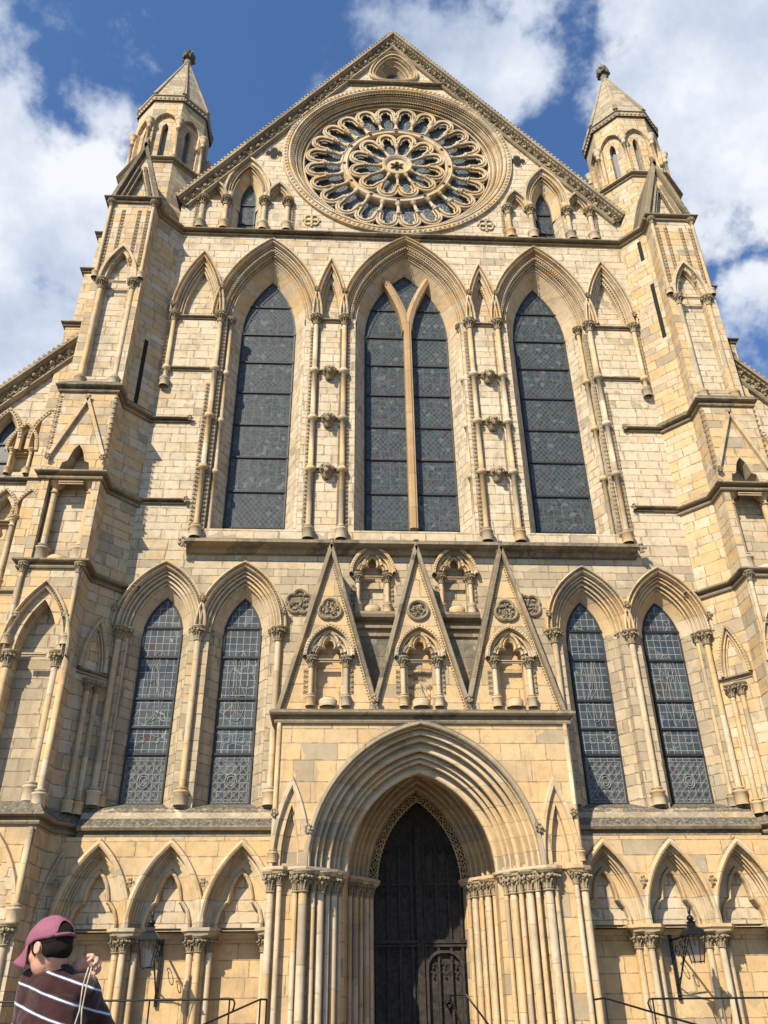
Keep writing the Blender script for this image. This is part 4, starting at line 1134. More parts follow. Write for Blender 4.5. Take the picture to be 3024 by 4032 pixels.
pr = [(-.45, 1.75), (-.6, 1.3)] + [(-.62, 1.2), (-.66, 1.15), (-.67, .95), (-.74, .65), (-.78, .6), (-.80, .4), (-.88, .05), (-.9, -.1)] + rolls(-.90, -.14, -.72, -.38, 1, .07, 8) + rolls(-.70, -.40, -.5, -.62, 2, .05) + [(-.48, -.6)] + rolls(-.47, -.64, -.3, -.84, 1, .08, 8) + rolls(-.28, -.86, -.04, -1.14, 2, .06, 6) + [(0, -1.18), (0, -1.21)]
sweep_arch(am, PC, 4.33, 2.72, 3.33, pr, 26)
hm = MB(); sweep_arch(hm, PC, 4.33, 2.72, 3.33, [(-.005, -1.17), (.0, -1.3), (.03, -1.33), (.10, -1.33), (.14, -1.28), (.15, -1.19)], 26)
part('hood_mould', hm, M_cope, pw)
part('porch_arch', am, M_mould, pw)
am = MB()
pr = [(.26, 2.35), (.24, 2.14), (.28, 2.1)] + rolls(.3, 2.08, .52, 1.78, 2, .05) + [(.53, 1.76)] + rolls(.54, 1.74, .76, 1.45, 2, .05) + [(.78, 1.4), (.84, 1.3)]
sweep_arch(am, DC, 4.42, 1.1, 2.07, pr, 22)
part('inner_arch', am, M_mould, pw)
# pierced foliage lace round the door head
lc = MB()
for o, r in ((.03, .025), (.25, .02)): tube(lc, [(x, 2.12, z) for x, z in arch(DC, 4.42, 1.1, 2.07, o, 20)], r, 5)
for p, d in along(arch(DC, 4.42, 1.1, 2.07, .14, 30), .125):
    n_ = V((-d.y, d.x))
    for q in (-.06, .02, .08):
        w = p + n_ * q + d * RND.uniform(-.05, .05); blob(lc, (w.x, 2.1, w.y), .028, .03, .028, .5)
    tube(lc, [(p.x + .05 * cos(t), 2.11, p.y + .05 * sin(t)) for t in [i * pi / 4 for i in range(9)]], .016, 4, cap=False)
    for q in (-.085, .085):
        w = p + n_ * q + d * .06; blob(lc, (w.x, 2.11, w.y), .027, .03, .027, .4)
    w = p + d * .062; blob(lc, (w.x, 2.1, w.y), .022, .03, .03, .4)
    w = p - n_ * .13 + d * .0; blob(lc, (w.x, 2.11, w.y), .022, .025, .022, .4)
part('arch_lace', lc, M_mould, pw)
ls = MB()
for k in range(16):
    a = 2 * pi * k / 16; tube(ls, [(PC + .06, .85, 6.93), (PC + .06 + .24 * cos(a), .8, 6.93 + .12 * sin(a))], [.06, .015], 4)
part('star_boss', ls, M_tan, pw)
for s in (-1, 1):
    # outer group of shafts: one broad pair by the edge, then the stepped jamb
    xo = -3.66 if s < 0 else 3.58
    for dx, y, r in ((0, -1.2, .085), (.2, -1.27, .06), (-.0, -1.0, .06)):
        shaft('porch_shaft', xo - s * dx, y, -.6, 4.28, r, 'leaf', False, (), 1.1)
    for t, y, r in ((3.0, -1.24, .06), (2.82, -1.29, .10), (2.60, -1.12, .06), (2.44, -.98, .095), (2.27, -.80, .06), (2.13, -.62, .09), (1.99, -.42, .055)):
        shaft('porch_shaft', PC + s * t, y, -.6, 4.28, r, 'leaf', False, (), 1.1 * .085 / r)
    for t, y, r in ((1.86, 1.28, .06), (1.72, 1.44, .085), (1.57, 1.64, .055), (1.43, 1.83, .08), (1.30, 2.02, .055)):
        shaft('porch_shaft', DC + s * t, y, -.6, 4.40, r, 'leaf', False, (), .95 * .085 / r)
    ab = MB()
    def pth(L, cx): 
        P = [(cx + s * t, y) for t, y in L]
        return P if s < 0 else P[::-1]
    L1 = [(3.16, -1.1), (3.14, -1.3), (3.0, -1.4), (2.78, -1.43), (2.56, -1.26), (2.32, -1.06), (2.08, -.82), (1.92, -.6), (1.82, -.4), (1.8, -.1)]
    L2 = [(1.94, 1.3), (1.84, 1.14), (1.6, 1.36), (1.38, 1.66), (1.2, 1.92), (1.1, 2.08), (1.12, 2.35)]
    prf = lambda z: [(-.05, z - .1), (.0, z - .07), (.02, z - .02), (.05, z), (.05, z + .07), (-.12, z + .1)]
    string(ab, pth(L1, PC), prf(4.28)); string(ab, pth(L2, DC), prf(4.40))
    e = abs(xo - PC); string(ab, pth([(e + .1, -.9), (e + .14, -1.25), (e - .05, -1.4), (e - .25, -1.4), (e - .36, -1.25), (e - .36, -1.1)], PC), prf(4.28))
    part('abacus', ab, M_mould, pw)
    # blind lancets beside the arch
    cx = sideL[0][0] if s < 0 else sideL[1][0]
    sm_ = MB(); sweep_arch(sm_, cx, 4.45, .22, 1.3, [(-.06, -.95)] + rolls(-.04, -1.0, .13, -1.2, 2, .045) + [(.14, -1.21), (.14, -1.27), (.17, -1.31), (.24, -1.31), (.28, -1.19)], 8, 4.36)
    part('side_lancet', sm_, M_mould, pw)
    shaft('porch_shaft', xo, -1.22, 4.45, 7.72, .055, None, True)
    ls = MB(); label_stop(ls, cx + s * .4, -1.3, 5.55, .11); label_stop(ls, PC + s * 2.74, -1.32, 5.18, .13)
    pass
st = MB()
string(st, [(-3.72, 0), (-3.72, -1.2), (3.66, -1.2), (3.66, 0)], [(-.02, 7.70), (.06, 7.71), (.08, 7.76), (.05, 7.81), (.01, 7.82), (.02, 7.89), (.17, 7.91), (.2, 7.95), (.2, 8.0), (.1, 8.06), (-.15, 8.11)])
part('string_course', st, M_weath, pw)

# three gablets over the porch
for k, cx in enumerate((-2.46, -.05, 2.38)):
    hw, zb, za, y = 1.24, 8.06, 12.75, -1.05
    mb = MB(); zs = 9.52
    hole = [(cx - .33, 8.25)] + arch(cx, zs, .33, .5, 0, 6) + [(cx + .33, 8.25)]
    plate(mb, [(cx - hw, zb), (cx + hw, zb), (cx, za)], [hole], y, y + .3)
    gt = part('porch_gablet', mb, M_dress, cath)
    nb = MB(); plate(nb, [(cx - .4, 8.1), (cx + .4, 8.1), (cx + .4, 10.3), (cx - .4, 10.3)], [], y + .28); part('niche_back', nb, M_dress, gt)
    niche(cx, zs, y - .02, .33, 8.18, None, .45, .5)
    cp = MB()
    for q in (-1, 1):
        P = [(cx + q * (hw + .03), zb), (cx, za + .12)]
        if q > 0: P = P[::-1]
        sweep2(cp, P, [(.03, -.0), (.06, y - .1), (.03, y - .16), (-.05, y - .16), (-.07, y - .1), (-.07, y + .01)])
        dogs(cp, offs(P, -.11), y, .05, .08)
    blob(cp, (cx, y - .1, za + .18), .06, .06, .1); blob(cp, (cx, y - .1, za + .3), .09, .05, .04)
    part('gablet_coping', cp, M_weath, gt)
    rf = MB(); rf.add([(cx - hw, y + .3, zb), (cx, y + .3, za), (cx + hw, y + .3, zb), (cx - hw, 0, zb), (cx, 0, za), (cx + hw, 0, zb)], [(0, 1, 4, 3), (1, 2, 5, 4)]); part('gablet_roof', rf, M_mossy, gt)
    foil(cx, 10.9, y, .3 if k != 1 else .27, (3, 0, 3)[k])
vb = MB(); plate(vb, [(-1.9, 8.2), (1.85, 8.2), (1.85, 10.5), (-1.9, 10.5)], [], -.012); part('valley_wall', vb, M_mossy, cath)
vf = MB()
for x in (-1.26, 1.16): leafy(vf, (x, -1.22, 8.35), .13, 7); leafy(vf, (x, -1.2, 8.2), .08, 5)
part('valley_stops', vf, M_carve, cath)

# sundial in the middle niche
sd = MB(); y = -.79; cx = -.05
arcp = lambda r, a0, a1, n=14: [(cx + r * sin(a0 + (a1 - a0) * i / n), y, 8.95 - r * cos(a0 + (a1 - a0) * i / n)) for i in range(n + 1)]
for r in (.42, .52): tube(sd, arcp(r, -.75, .75), .006, 4)
for i in range(7):
    a = -.6 + .2 * i; tube(sd, [(cx + .12 * sin(a), y, 8.95 - .12 * cos(a)), (cx + .42 * sin(a), y, 8.95 - .42 * cos(a))], .003, 4)
for z in (9.17, 9.07): tube(sd, [(cx - .28, y, z), (cx + .28, y, z)], .004, 4)
tube(sd, [(cx + .22, y, 8.88), (cx + .3, y, 8.88)], .005, 4)
sundial = part('sundial', sd, M_engr, cath, label='engraved sundial in the middle porch niche')
gn = MB(); tube(gn, [(cx, y, 8.95), (cx + .03, y - .22, 8.66)], .012, 5); part('gnomon', gn, M_verd, sundial)
def text(s_, x, z, size, rot=0, yy=y):
    cu = bpy.data.curves.new('lettering', 'FONT'); cu.body = s_; cu.size = size; cu.align_x = 'CENTER'; cu.align_y = 'CENTER'; cu.extrude = .003
    cu.materials.append(M_engr)
    o_ = bpy.data.objects.new('tmp', cu); C.objects.link(o_)
    me_ = bpy.data.meshes.new_from_object(o_.evaluated_get(bpy.context.evaluated_depsgraph_get())); bpy.data.objects.remove(o_)
    o = bpy.data.objects.new('lettering', me_); C.objects.link(o); o.parent = sundial
    o.location = (x, yy - .004, z); o.rotation_euler = (pi / 2, rot, 0); return o
text('LVCEM', cx, 9.22, .11); text('DEMONSTRAT', cx, 9.12, .11); text('VMBRA', cx, 9.02, .11); text('IHS', cx - .24, 8.8, .17); text('XP', cx + .25, 8.8, .17)
for i, t in enumerate(('IX', 'X', 'XI', 'XII', 'I', 'II', 'III')):
    a = -.6 + .2 * i; text(t, cx + .47 * sin(a), 8.95 - .47 * cos(a), .075, -a)

# ------------------------------------------------------------------ DOOR
dm = MB(); DY = 2.4
plate(dm, arch(DC, 4.42, 1.3, 2.3, 0, 14, .55), [], DY)
door = part('door', dm, M_door, cath, label='tall dark oak double door with carved panels and a wicket')
rbm = MB()
for x in (-1.14, -.84, -.52, -.2, .14, .47, .8, 1.1): box(rbm, DC + x - .035, DC + x + .035, DY - .07, DY, .6, 5.9 - abs(x) * 1.1)
box(rbm, DC - .09, DC + .09, DY - .13, DY, .6, 5.9)
[box(rbm, -1.2, 1.3, DY - a_, DY - .005, b_, c_) for a_, b_, c_ in ((.12, 2.98, 3.06), (.09, 2.9, 2.96), (.08, 4.36, 4.44))]
for x in (-.99, -.68, -.36, .3, .63, .95):
    for z in (2.68, 4.1, 5.2):
        if z == 2.68 and x > 0: continue
        for dx in (-.07, .07): tube(rbm, [(DC + x + dx + .065 * cos(t), DY - .02, z + .09 * sin(t)) for t in [i * pi / 5 for i in range(6)]], .014, 4)
        for dx in (-.1, -.035, .035, .1): box(rbm, DC + x + dx - .008, DC + x + dx + .008, DY - .035, DY - .004, z + .02, z + .2)
        for dx in (-.12, 0, .12): blob(rbm, (DC + x + dx, DY - .02, z - .02), .03, .03, .03)
part('door_tracery', rbm, M_door, door)
wk = MB(); wc = .66
sweep_arch(wk, wc, 2.38, .46, .4, [(-.03, DY - .01), (-.03, DY - .13), (.03, DY - .13), (.04, DY - .01)], 10, .6)
for x in (-.16, .16): box(wk, wc + x - .025, wc + x + .025, DY - .12, DY - .01, .6, 2.62)
for x in (-.3, 0, .3):
    for z in (2.25, 2.45):
        for dx in (-.06, .06): tube(wk, [(wc + x + dx + .055 * cos(t), DY - .05, z + .08 * sin(t)) for t in [i * pi / 5 for i in range(6)]], .013, 4)
        blob(wk, (wc + x, DY - .05, z - .04), .035, .03, .035)
for i in range(20):
    for x in (-.44, .44, -.16, .16): blob(wk, (wc + x, DY - .13, .7 + i * .075), .012, .012, .012, .1)
wicket = part('wicket_door', wk, plain('grey_oak', (.055, .043, .037), .8, 0, .2, 12, (.03, .025, .022), .004, spec=.2), door)
hd = MB(); leafy(hd, (wc + .03, DY - .12, 1.64), .1, 8); tube(hd, [(wc + .03 + .06 * cos(t), DY - .2, 1.6 + .07 * sin(t)) for t in [i * pi / 5 for i in range(11)]], .015, 6); part('handle', hd, M_iron, door)

# ------------------------------------------------------------------ GROUND, TERRACE, STEPS
def ground_mat():
    m, nt, b = newmat('york_stone_paving'); n = N(nt)
    P = nt.nodes.new('ShaderNodeNewGeometry').outputs['Position']
    br = nt.nodes.new('ShaderNodeTexBrick'); n.link(P, br.inputs['Vector']); br.inputs['Scale'].default_value = 1.0
    br.inputs['Brick Width'].default_value = .9; br.inputs['Row Height'].default_value = .6; br.inputs['Mortar Size'].default_value = .01
    br.inputs['Color1'].default_value = (.15, .13, .10, 1); br.inputs['Color2'].default_value = (.12, .105, .085, 1); br.inputs['Mortar'].default_value = (.1, .09, .08, 1)
    f = n.noise(P, 3, 5, .65); nt.links.new(n.mix(n.m('MULTIPLY', f, .5), br.outputs[0], (.09, .08, .065)), b.inputs['Base Color'])
    b.inputs['Roughness'].default_value = .85; return m
M_pave = ground_mat()
gm = MB(); gm.add([(-900, -900, 0), (900, -900, 0), (900, 900, 0), (-900, 900, 0)], [(0, 1, 2, 3)])
tag(part('ground', gm, M_pave), 'wide stone paved square before the cathedral', None, None, 'structure')
tm = MB(); box(tm, -18, 18, -4.3, .05, -.3, .62); tag(part('terrace', tm, M_pave), 'raised stone terrace along the foot of the front', None, None, 'structure')
sm = MB()
for k in range(4): box(sm, -3.6, 3.6, -4.3 - .42 * (k + 1), -4.3 - .42 * k + .001, -.2, .62 - .155 * (k + 1) + .03)
tag(part('steps', sm, M_pave), 'broad stone steps up to the terrace before the door', None, None, 'structure')

# ------------------------------------------------------------------ RAILINGS
def rail(name, label, segs, posts, hook=None):
    o = tag(empty(name, (segs[0][0], segs[0][1], 0)), label, 'railing', 'black iron railings on the terrace'); off = V(o.location)
    mb = MB(); tube(mb, [V(p) - off for p in segs], .018, 8); part('handrail', mb, M_iron, o)
    for p in posts:
        pm = MB(); tube(pm, [V(p[:3]) - off, V((p[0], p[1], p[3])) - off], .016, 8)
        part('post', pm, M_iron, o)
hk = lambda x, s, y, z: [(x, y, z), (x + s * .07, y, z - .01), (x + s * .1, y, z - .07), (x + s * .08, y, z - .16), (x + s * .05, y, z - .22)]
RY = -3.8
rail('railing', 'level black iron railing left of the steps, behind the person', [(-13, RY, 1.70), *hk(-4.12, 1, RY, 1.71)], [(-5.6, RY, 1.69, .6), (-4.12, RY, 1.71, .6), (-7.4, RY, 1.7, .6), (-9.2, RY, 1.7, .6)])
rail('railing', 'level black iron railing below the right-hand lantern', [*hk(3.92, -1, RY, 1.63)[::-1], (13, RY, 1.6)], [(3.92, RY, 1.63, .6), (5.54, RY, 1.61, .6), (7.3, RY, 1.61, .6), (9.1, RY, 1.6, .6)])
rail('stair_railing', 'sloping stair rail at the left end of the steps', [(-3.45, RY + .3, 1.70), (-3.55, RY, 1.70), (-4.35, -6.5, 1.28), (-4.45, -6.9, 1.2)], [(-3.45, RY + .3, 1.70, .6), (-3.55, RY, 1.70, .6), (-4.4, -6.7, 1.24, 0)])
rail('stair_railing', 'sloping stair rail at the right end of the steps', [(2.86, RY + .3, 1.63), (3.0, RY, 1.65), (3.55, -5.2, 1.38), (4.1, -6.9, 1.1)], [(2.86, RY + .3, 1.63, .6), (3.0, RY, 1.65, .6), (4.1, -6.9, 1.1, 0)])
rail('stair_railing', 'short bent stair rail in front of the wicket door', [(.1, RY - 1.6, 1.05), (.02, RY, 1.72), (.34, RY, 1.73), (.62, RY - 1.0, 1.2), (.66, RY - 1.6, 1.0)], [(.1, RY - 1.6, 1.05, .1), (.34, RY, 1.73, .6)])

# ------------------------------------------------------------------ LANTERNS
def lantern(xw, label):
    """black gas-style lantern on a scrolled wall bracket; origin at the wall"""
    o = tag(empty('wall_lantern', (xw, .08, 0)), label, 'lantern', 'black lanterns bracketed to the arcade wall')
    L = -1.52; br = MB()
    box(br, -.035, .035, -.06, .0, 1.62, 3.0)
    tube(br, [(0, -.02, 2.86), (0, L - .02, 2.9)], .026, 8)
    tube(br, [(0, -.03, 1.95), (0, -.35, 2.1), (0, -.72, 2.5), (0, -1.05, 2.86)], .016, 6)
    tube(br, [(0, -.04, 1.78), (0, -.6, 2.32), (0, -1.3, 2.88)], .016, 6)
    for cy, cz, r in ((-.38, 2.6, .14), (-.7, 2.72, .1)):
        tube(br, [(0, cy + r * cos(t) * (1 - t / 16), cz + r * sin(t) * (1 - t / 16)) for t in [i * .45 for i in range(16)]], .012, 6)
    for z in (1.72, 1.95): blob(br, (0, -.05, z), .045, .03, .05, .2)
    part('bracket', br, M_iron, o)
    z0, z1, w0, w1 = 2.34, 2.86, .105, .19; c = (0, L)
    fr = MB()
    for sx in (-1, 1):
        for sy in (-1, 1): tube(fr, [(sx * w0, L + sy * w0, z0), (sx * w1, L + sy * w1, z1)], .014, 5)
    for w, z in ((w0, z0), (w1, z1)):
        P = [(w, L + w, z), (-w, L + w, z), (-w, L - w, z), (w, L - w, z), (w, L + w, z)]; tube(fr, P, .012, 5)
    for sx in (-1, 1):
        tube(fr, [(sx * .03, L - w0, z0), (sx * .05, L - w1, z1)], .006, 4) if False else None
        for sy in (-1, 1): blob(fr, (sx * w0, L + sy * w0, z0 - .02), .014, .014, .018, .1)
    part('cage', fr, M_iron, o)
    gm = MB()
    for i in range(4):
        a, b = [((1, 1), (-1, 1)), ((-1, 1), (-1, -1)), ((-1, -1), (1, -1)), ((1, -1), (1, 1))][i]
        gm.add([(a[0] * w0 * .97, L + a[1] * w0 * .97, z0), (b[0] * w0 * .97, L + b[1] * w0 * .97, z0), (b[0] * w1 * .97, L + b[1] * w1 * .97, z1), (a[0] * w1 * .97, L + a[1] * w1 * .97, z1)], [(0, 1, 2, 3)])
    part('glass', gm, M_clear, o)
    rf = MB(); sq = lambda w, z: [(w, L + w, z), (-w, L + w, z), (-w, L - w, z), (w, L - w, z)]
    rows = [sq(.235, 2.86), sq(.235, 2.885), sq(.15, 2.99), sq(.075, 3.05), sq(.07, 3.12), sq(.09, 3.13), sq(.06, 3.15)]
    rf.add([p for q in rows for p in q], [(k * 4 + i, k * 4 + (i + 1) % 4, (k + 1) * 4 + (i + 1) % 4, (k + 1) * 4 + i) for k in range(len(rows) - 1) for i in range(4)])
    rf.add(rows[0], [(0, 1, 2, 3)])
    lathe(rf, 0, L, 3.14, [(.05, 0), (.06, .03), (.085, .05), (.07, .1), (.03, .13), (.02, .15), (.035, .18), (.035, .22), (.02, .27), (0, .32)], 10)
    part('roof', rf, M_iron, o)
    lp = MB(); lathe(lp, 0, L, z1 - .2, [(.0, 0), (.02, .02), (.018, .08), (.03, .12), (.03, .2)], 8); part('burner', lp, plain('dull_brass', (.09, .075, .05), .5), o)
m, nt, b = newmat('lantern_glass'); nt.nodes.remove(b)
gl = nt.nodes.new('ShaderNodeBsdfGlossy'); gl.inputs['Roughness'].default_value = .05; tp_ = nt.nodes.new('ShaderNodeBsdfTransparent'); tp_.inputs[0].default_value = (.9, .9, .88, 1)
mx = nt.nodes.new('ShaderNodeMixShader'); mx.inputs[0].default_value = .1; nt.links.new(tp_.outputs[0], mx.inputs[1]); nt.links.new(gl.outputs[0], mx.inputs[2]); nt.links.new(mx.outputs[0], nt.nodes['Material Output'].inputs[0])
M_clear = m
lantern(-6.2, 'black iron wall lantern nearest the person in the cap')
lantern(5.85, 'black iron wall lantern right of the porch')

# ------------------------------------------------------------------ PERSON
PO = V((-3.365, -17.68, -.01))
person = tag(empty('person', PO), 'person in a plum cap and dark striped sweater seen from behind, hand raised', 'person')
def ell(mb, c, ax, R=None, n=16, m=10):
    """closed ellipsoid; ax = three radii, R = rotation"""
    vs = []
    for j in range(1, m):
        for i in range(n):
            a = 2 * pi * i / n; b = pi * j / m
            p = V((ax[0] * sin(b) * cos(a), ax[1] * sin(b) * sin(a), ax[2] * cos(b)))
            vs.append(V(c) + (R @ p if R else p))
    t = V((0, 0, ax[2])); vs += [V(c) + (R @ t if R else t), V(c) - (R @ t if R else t)]
    k = (m - 1) * n
    fs = [(j * n + i, (j + 1) * n + i, (j + 1) * n + (i + 1) % n, j * n + (i + 1) % n) for j in range(m - 2) for i in range(n)]
    fs += [(k, i, (i + 1) % n) for i in range(n)] + [(k + 1, (m - 2) * n + (i + 1) % n, (m - 2) * n + i) for i in range(n)]
    mb.add(vs, fs, True)
def limb(mb, pts, rs, n=14):
    for a, b, r0, r1 in zip(pts, pts[1:], rs, rs[1:]):
        a = V(a); b = V(b); k = max(2, int((b - a).length / (.35 * min(r0, r1))))
        tube(mb, [a.lerp(b, i / k) for i in range(k + 1)], [r0 + (r1 - r0) * i / k for i in range(k + 1)], n)
    for p, r in zip(pts, rs): ell(mb, p, (r, r, r))
def organic(name, mb, mat, voxel, it, parent):
    o = part(name, mb, mat, parent)
    r = o.modifiers.new('remesh', 'REMESH'); r.mode = 'VOXEL'; r.voxel_size = voxel; r.use_smooth_shade = True
    s = o.modifiers.new('smooth', 'SMOOTH'); s.iterations = it; s.factor = .6
    return o
def coordmat(name): 
    m, nt, b = newmat(name); n = N(nt); P = nt.nodes.new('ShaderNodeTexCoord').outputs['Object']; return m, nt, b, n, P
m_, nt_, b_, n_, P_ = coordmat('skin')
nt_.links.new(n_.mix(n_.noise(P_, 22, 3, .6), (.62, .34, .25), (.50, .24, .17)), b_.inputs['Base Color']); b_.inputs['Roughness'].default_value = .5
b_.inputs['Subsurface Weight'].default_value = .12; b_.inputs['Subsurface Radius'].default_value = (.01, .004, .002); M_skin = m_
m_, nt_, b_, n_, P_ = coordmat('striped_knit')
x_, y_, z_ = n_.sep(P_)
v_ = n_.m('ADD', z_, n_.m('MULTIPLY', x_, .33)); v_ = n_.m('ADD', v_, n_.m('MULTIPLY', n_.m('SUBTRACT', n_.noise(P_, 7, 2), .5), .012))
f_ = n_.m('ABSOLUTE', n_.m('SUBTRACT', n_.m('FRACT', n_.m('DIVIDE', n_.m('ADD', v_, .018), .082)), .5))
knit = n_.noise(P_, 260, 2, .5); fab = n_.mix(n_.noise(P_, 9, 3), (.052, .020, .018), (.030, .013, .013))
f2_ = n_.m('ADD', f_, n_.m('MULTIPLY', n_.m('SUBTRACT', knit, .5), .03))
colr = n_.mix(n_.m('LESS_THAN', f2_, .082), fab, (.10, .12, .17)); colr = n_.mix(n_.m('LESS_THAN', f2_, .038), colr, (.66, .66, .68))
nt_.links.new(colr, b_.inputs['Base Color']); b_.inputs['Roughness'].default_value = .95; b_.inputs['Specular IOR Level'].default_value = .1
b_.inputs['Sheen Weight'].default_value = .25
nt_.links.new(n_.bump(n_.m('ADD', n_.m('MULTIPLY', knit, .15), n_.noise(P_, 14, 3, .6)), .012, .8), b_.inputs['Normal']); M_knit = m_
m_, nt_, b_, n_, P_ = coordmat('plum_cotton')
nt_.links.new(n_.mix(n_.noise(P_, 30, 4, .6), (.27, .088, .13), (.19, .062, .092)), b_.inputs['Base Color']); b_.inputs['Roughness'].default_value = .85
nt_.links.new(n_.bump(n_.m('ADD', n_.noise(P_, 18, 3), n_.m('MULTIPLY', n_.noise(P_, 500, 2), .2)), .006, .7), b_.inputs['Normal']); M_cap = m_
m_, nt_, b_, n_, P_ = coordmat('dark_hair')
nt_.links.new(n_.mix(n_.noise(P_, 120, 3), (.010, .007, .005), (.024, .015, .011)), b_.inputs['Base Color']); b_.inputs['Roughness'].default_value = .7; b_.inputs['Specular IOR Level'].default_value = .15
mp_ = nt_.nodes.new('ShaderNodeMapping'); nt_.links.new(P_, mp_.inputs[0]); mp_.inputs['Scale'].default_value = (1, 1, .22)
nt_.links.new(n_.bump(n_.noise(mp_.outputs[0], 420, 3), .012, 1.), b_.inputs['Normal']); M_hair = m_
M_denim = plain('dark_denim', (.03, .04, .07), .9, coord='obj'); M_shoe = plain('shoe_leather', (.05, .045, .04), .6, coord='obj')

f = V((-.80, .46, -.24)).normalized(); l = V((0, 0, 1)).cross(f).normalized(); u = f.cross(l)
HR = Matrix((f, l, u)).transposed(); HC = V((-.045, -.045, 1.775))     # head centre, person space
hp = lambda a, b, c: HC + HR @ V((a, b, c))
bd = MB()
ell(bd, HC + HR @ V((-.008, 0, .012)), (.098, .078, .098), HR, 24, 16)
ell(bd, hp(.035, 0, -.045), (.060, .058, .075), HR); ell(bd, hp(.085, 0, -.025), (.016, .014, .022), HR); ell(bd, hp(.095, 0, -.035), (.014, .013, .012), HR)
ell(bd, hp(.078, 0, -.105), (.020, .022, .016), HR); ell(bd, hp(.082, 0, -.068), (.012, .022, .008), HR); ell(bd, hp(.08, 0, -.08), (.012, .020, .008), HR)
for q in (-1, 1): ell(bd, hp(.075, q * .028, .008), (.014, .018, .010), HR); ell(bd, hp(.055, q * .048, -.03), (.024, .018, .024), HR)
for q in (-1, 1):                                                      # ears
    ell(bd, hp(-.012, q * .081, -.02), (.014, .006, .025), HR @ Matrix.Rotation(.25 * q, 3, 'Z'))
    tube(bd, [hp(-.012 + .016 * cos(t), q * .086, -.019 + .025 * sin(t)) for t in [i * .5 for i in range(-2, 9)]], .0045, 6)
limb(bd, [hp(-.03, 0, -.05), (-.005, -.02, 1.68), (.0, -.01, 1.60)], [.050, .048, .054])
limb(bd, [(0, .01, 1.56), (0, .01, 1.25), (0, 0, 1.0)], [.065, .08, .10])
WR = V((.058, .03, 1.682)); EL = V((.185, .20, 1.42)); SH = V((.115, .02, 1.60)); SL = V((-.100, .03, 1.62))
limb(bd, [(.05, 0, 1.60), SH, EL, WR], [.05, .05, .038, .025])
limb(bd, [(-.05, 0, 1.60), SL, (-.135, .10, 1.33), (-.10, .30, 1.22)], [.05, .05, .038, .026])
for q in (-1, 1): limb(bd, [(q * .09, 0, .98), (q * .10, .02, .52), (q * .11, -.01, .09)], [.085, .058, .04])
# raised right hand: palm and curled fingers closed on the cord
hd_ = V((.30, -.10, .95)).normalized(); hx = V((1, .25, 0)).normalized(); hz = hx.cross(hd_).normalized()
palm = WR + V((.03, -.01, .04)); 
def hand(mb, wrist, d, side, nrm, curl=1.0, sc=1.0, thumb=1):
    """palm, four fingers of different lengths curled towards nrm, thumb from the side"""
    d = d.normalized(); side = (side - d * side.dot(d)).normalized(); nrm = d.cross(side).normalized() * (1 if nrm > 0 else -1)
    R = Matrix((d, side, nrm)).transposed(); ell(mb, wrist + d * .042 * sc, (.05 * sc, .04 * sc, .019 * sc), R)
    limb(mb, [wrist, wrist + d * .03 * sc], [.026 * sc, .027 * sc])
    for i, (o, L) in enumerate(((-.030, .70), (-.010, .80), (.011, .76), (.031, .60))):
        p = wrist + d * (.082 - abs(o) * .25) * sc + side * o * sc; P = [p]; a = .35 * curl
        for seg in (.040, .027, .022):
            p = p + (d * cos(a) + nrm * sin(a)) * seg * L * 1.25 * sc; P.append(p); a += .95 * curl
        limb(mb, P, [.0100 * sc, .0092 * sc, .0085 * sc, .0072 * sc], 10)
    t = wrist + d * .02 * sc - side * .032 * sc * thumb; limb(mb, [t, t + (d * .6 - side * .5 * thumb + nrm * .45) * .035 * sc, t + (d * 1.15 - side * .25 * thumb + nrm * .95) * .052 * sc], [.013 * sc, .011 * sc, .009 * sc], 10)
hand(bd, WR, V((.85, -.2, .32)), V((0, -.6, .8)), 1, 1.1, 1.08)
hand(bd, V((-.10, .30, 1.22)), V((.5, .6, .1)), V((0, .1, 1)), 1, .7)
organic('body', bd, M_skin, .0055, 3, person)
for q in (-1, 1):
    e = MB(); ell(e, hp(.084, q * .028, .004), (.009, .011, .008), HR); part('eye', e, plain('eye_white', (.7, .7, .68), .3), person)
# hair: cropped, dark, fuller at the back of the head
hr = MB(); ell(hr, hp(-.022, 0, .018), (.094, .083, .088), HR, 24, 14); ell(hr, hp(-.060, 0, -.028), (.048, .066, .048), HR)
for q in (-1, 1): ell(hr, hp(.018, q * .064, -.008), (.02, .015, .032), HR); ell(hr, hp(-.045, q * .05, -.03), (.03, .026, .035), HR)
organic('hair', hr, M_hair, .006, 2, person)
# sweater
sw = MB()
ell(sw, (.01, -.005, 1.47), (.150, .112, .17)); ell(sw, (.015, 0, 1.30), (.150, .112, .2)); ell(sw, (.015, 0, 1.1), (.152, .112, .2))
ell(sw, (.0, -.01, 1.60), (.12, .08, .09)); ell(sw, (.07, -.005, 1.615), (.085, .065, .065)); ell(sw, (-.06, .0, 1.63), (.08, .062, .062)); ell(sw, (.01, -.012, 1.665), (.078, .068, .055))
limb(sw, [(.06, 0, 1.61), SH, EL + V((-.01, 0, .02)), WR - V((0, -.01, .04))], [.07, .074, .062, .036])
limb(sw, [(-.06, .01, 1.62), SL, (-.135, .09, 1.34), (-.11, .27, 1.24)], [.07, .074, .058, .038])
limb(sw, [(0, 0, 1.05), (0, 0, .98)], [.15, .145])
swo = organic('sweater', sw, M_knit, .008, 5, person)
tx_ = bpy.data.textures.new('folds', 'CLOUDS'); tx_.noise_scale = .16; tx_.noise_depth = 2
dm_ = swo.modifiers.new('folds', 'DISPLACE'); dm_.texture = tx_; dm_.strength = .045; dm_.mid_level = .5; dm_.texture_coords = 'LOCAL'
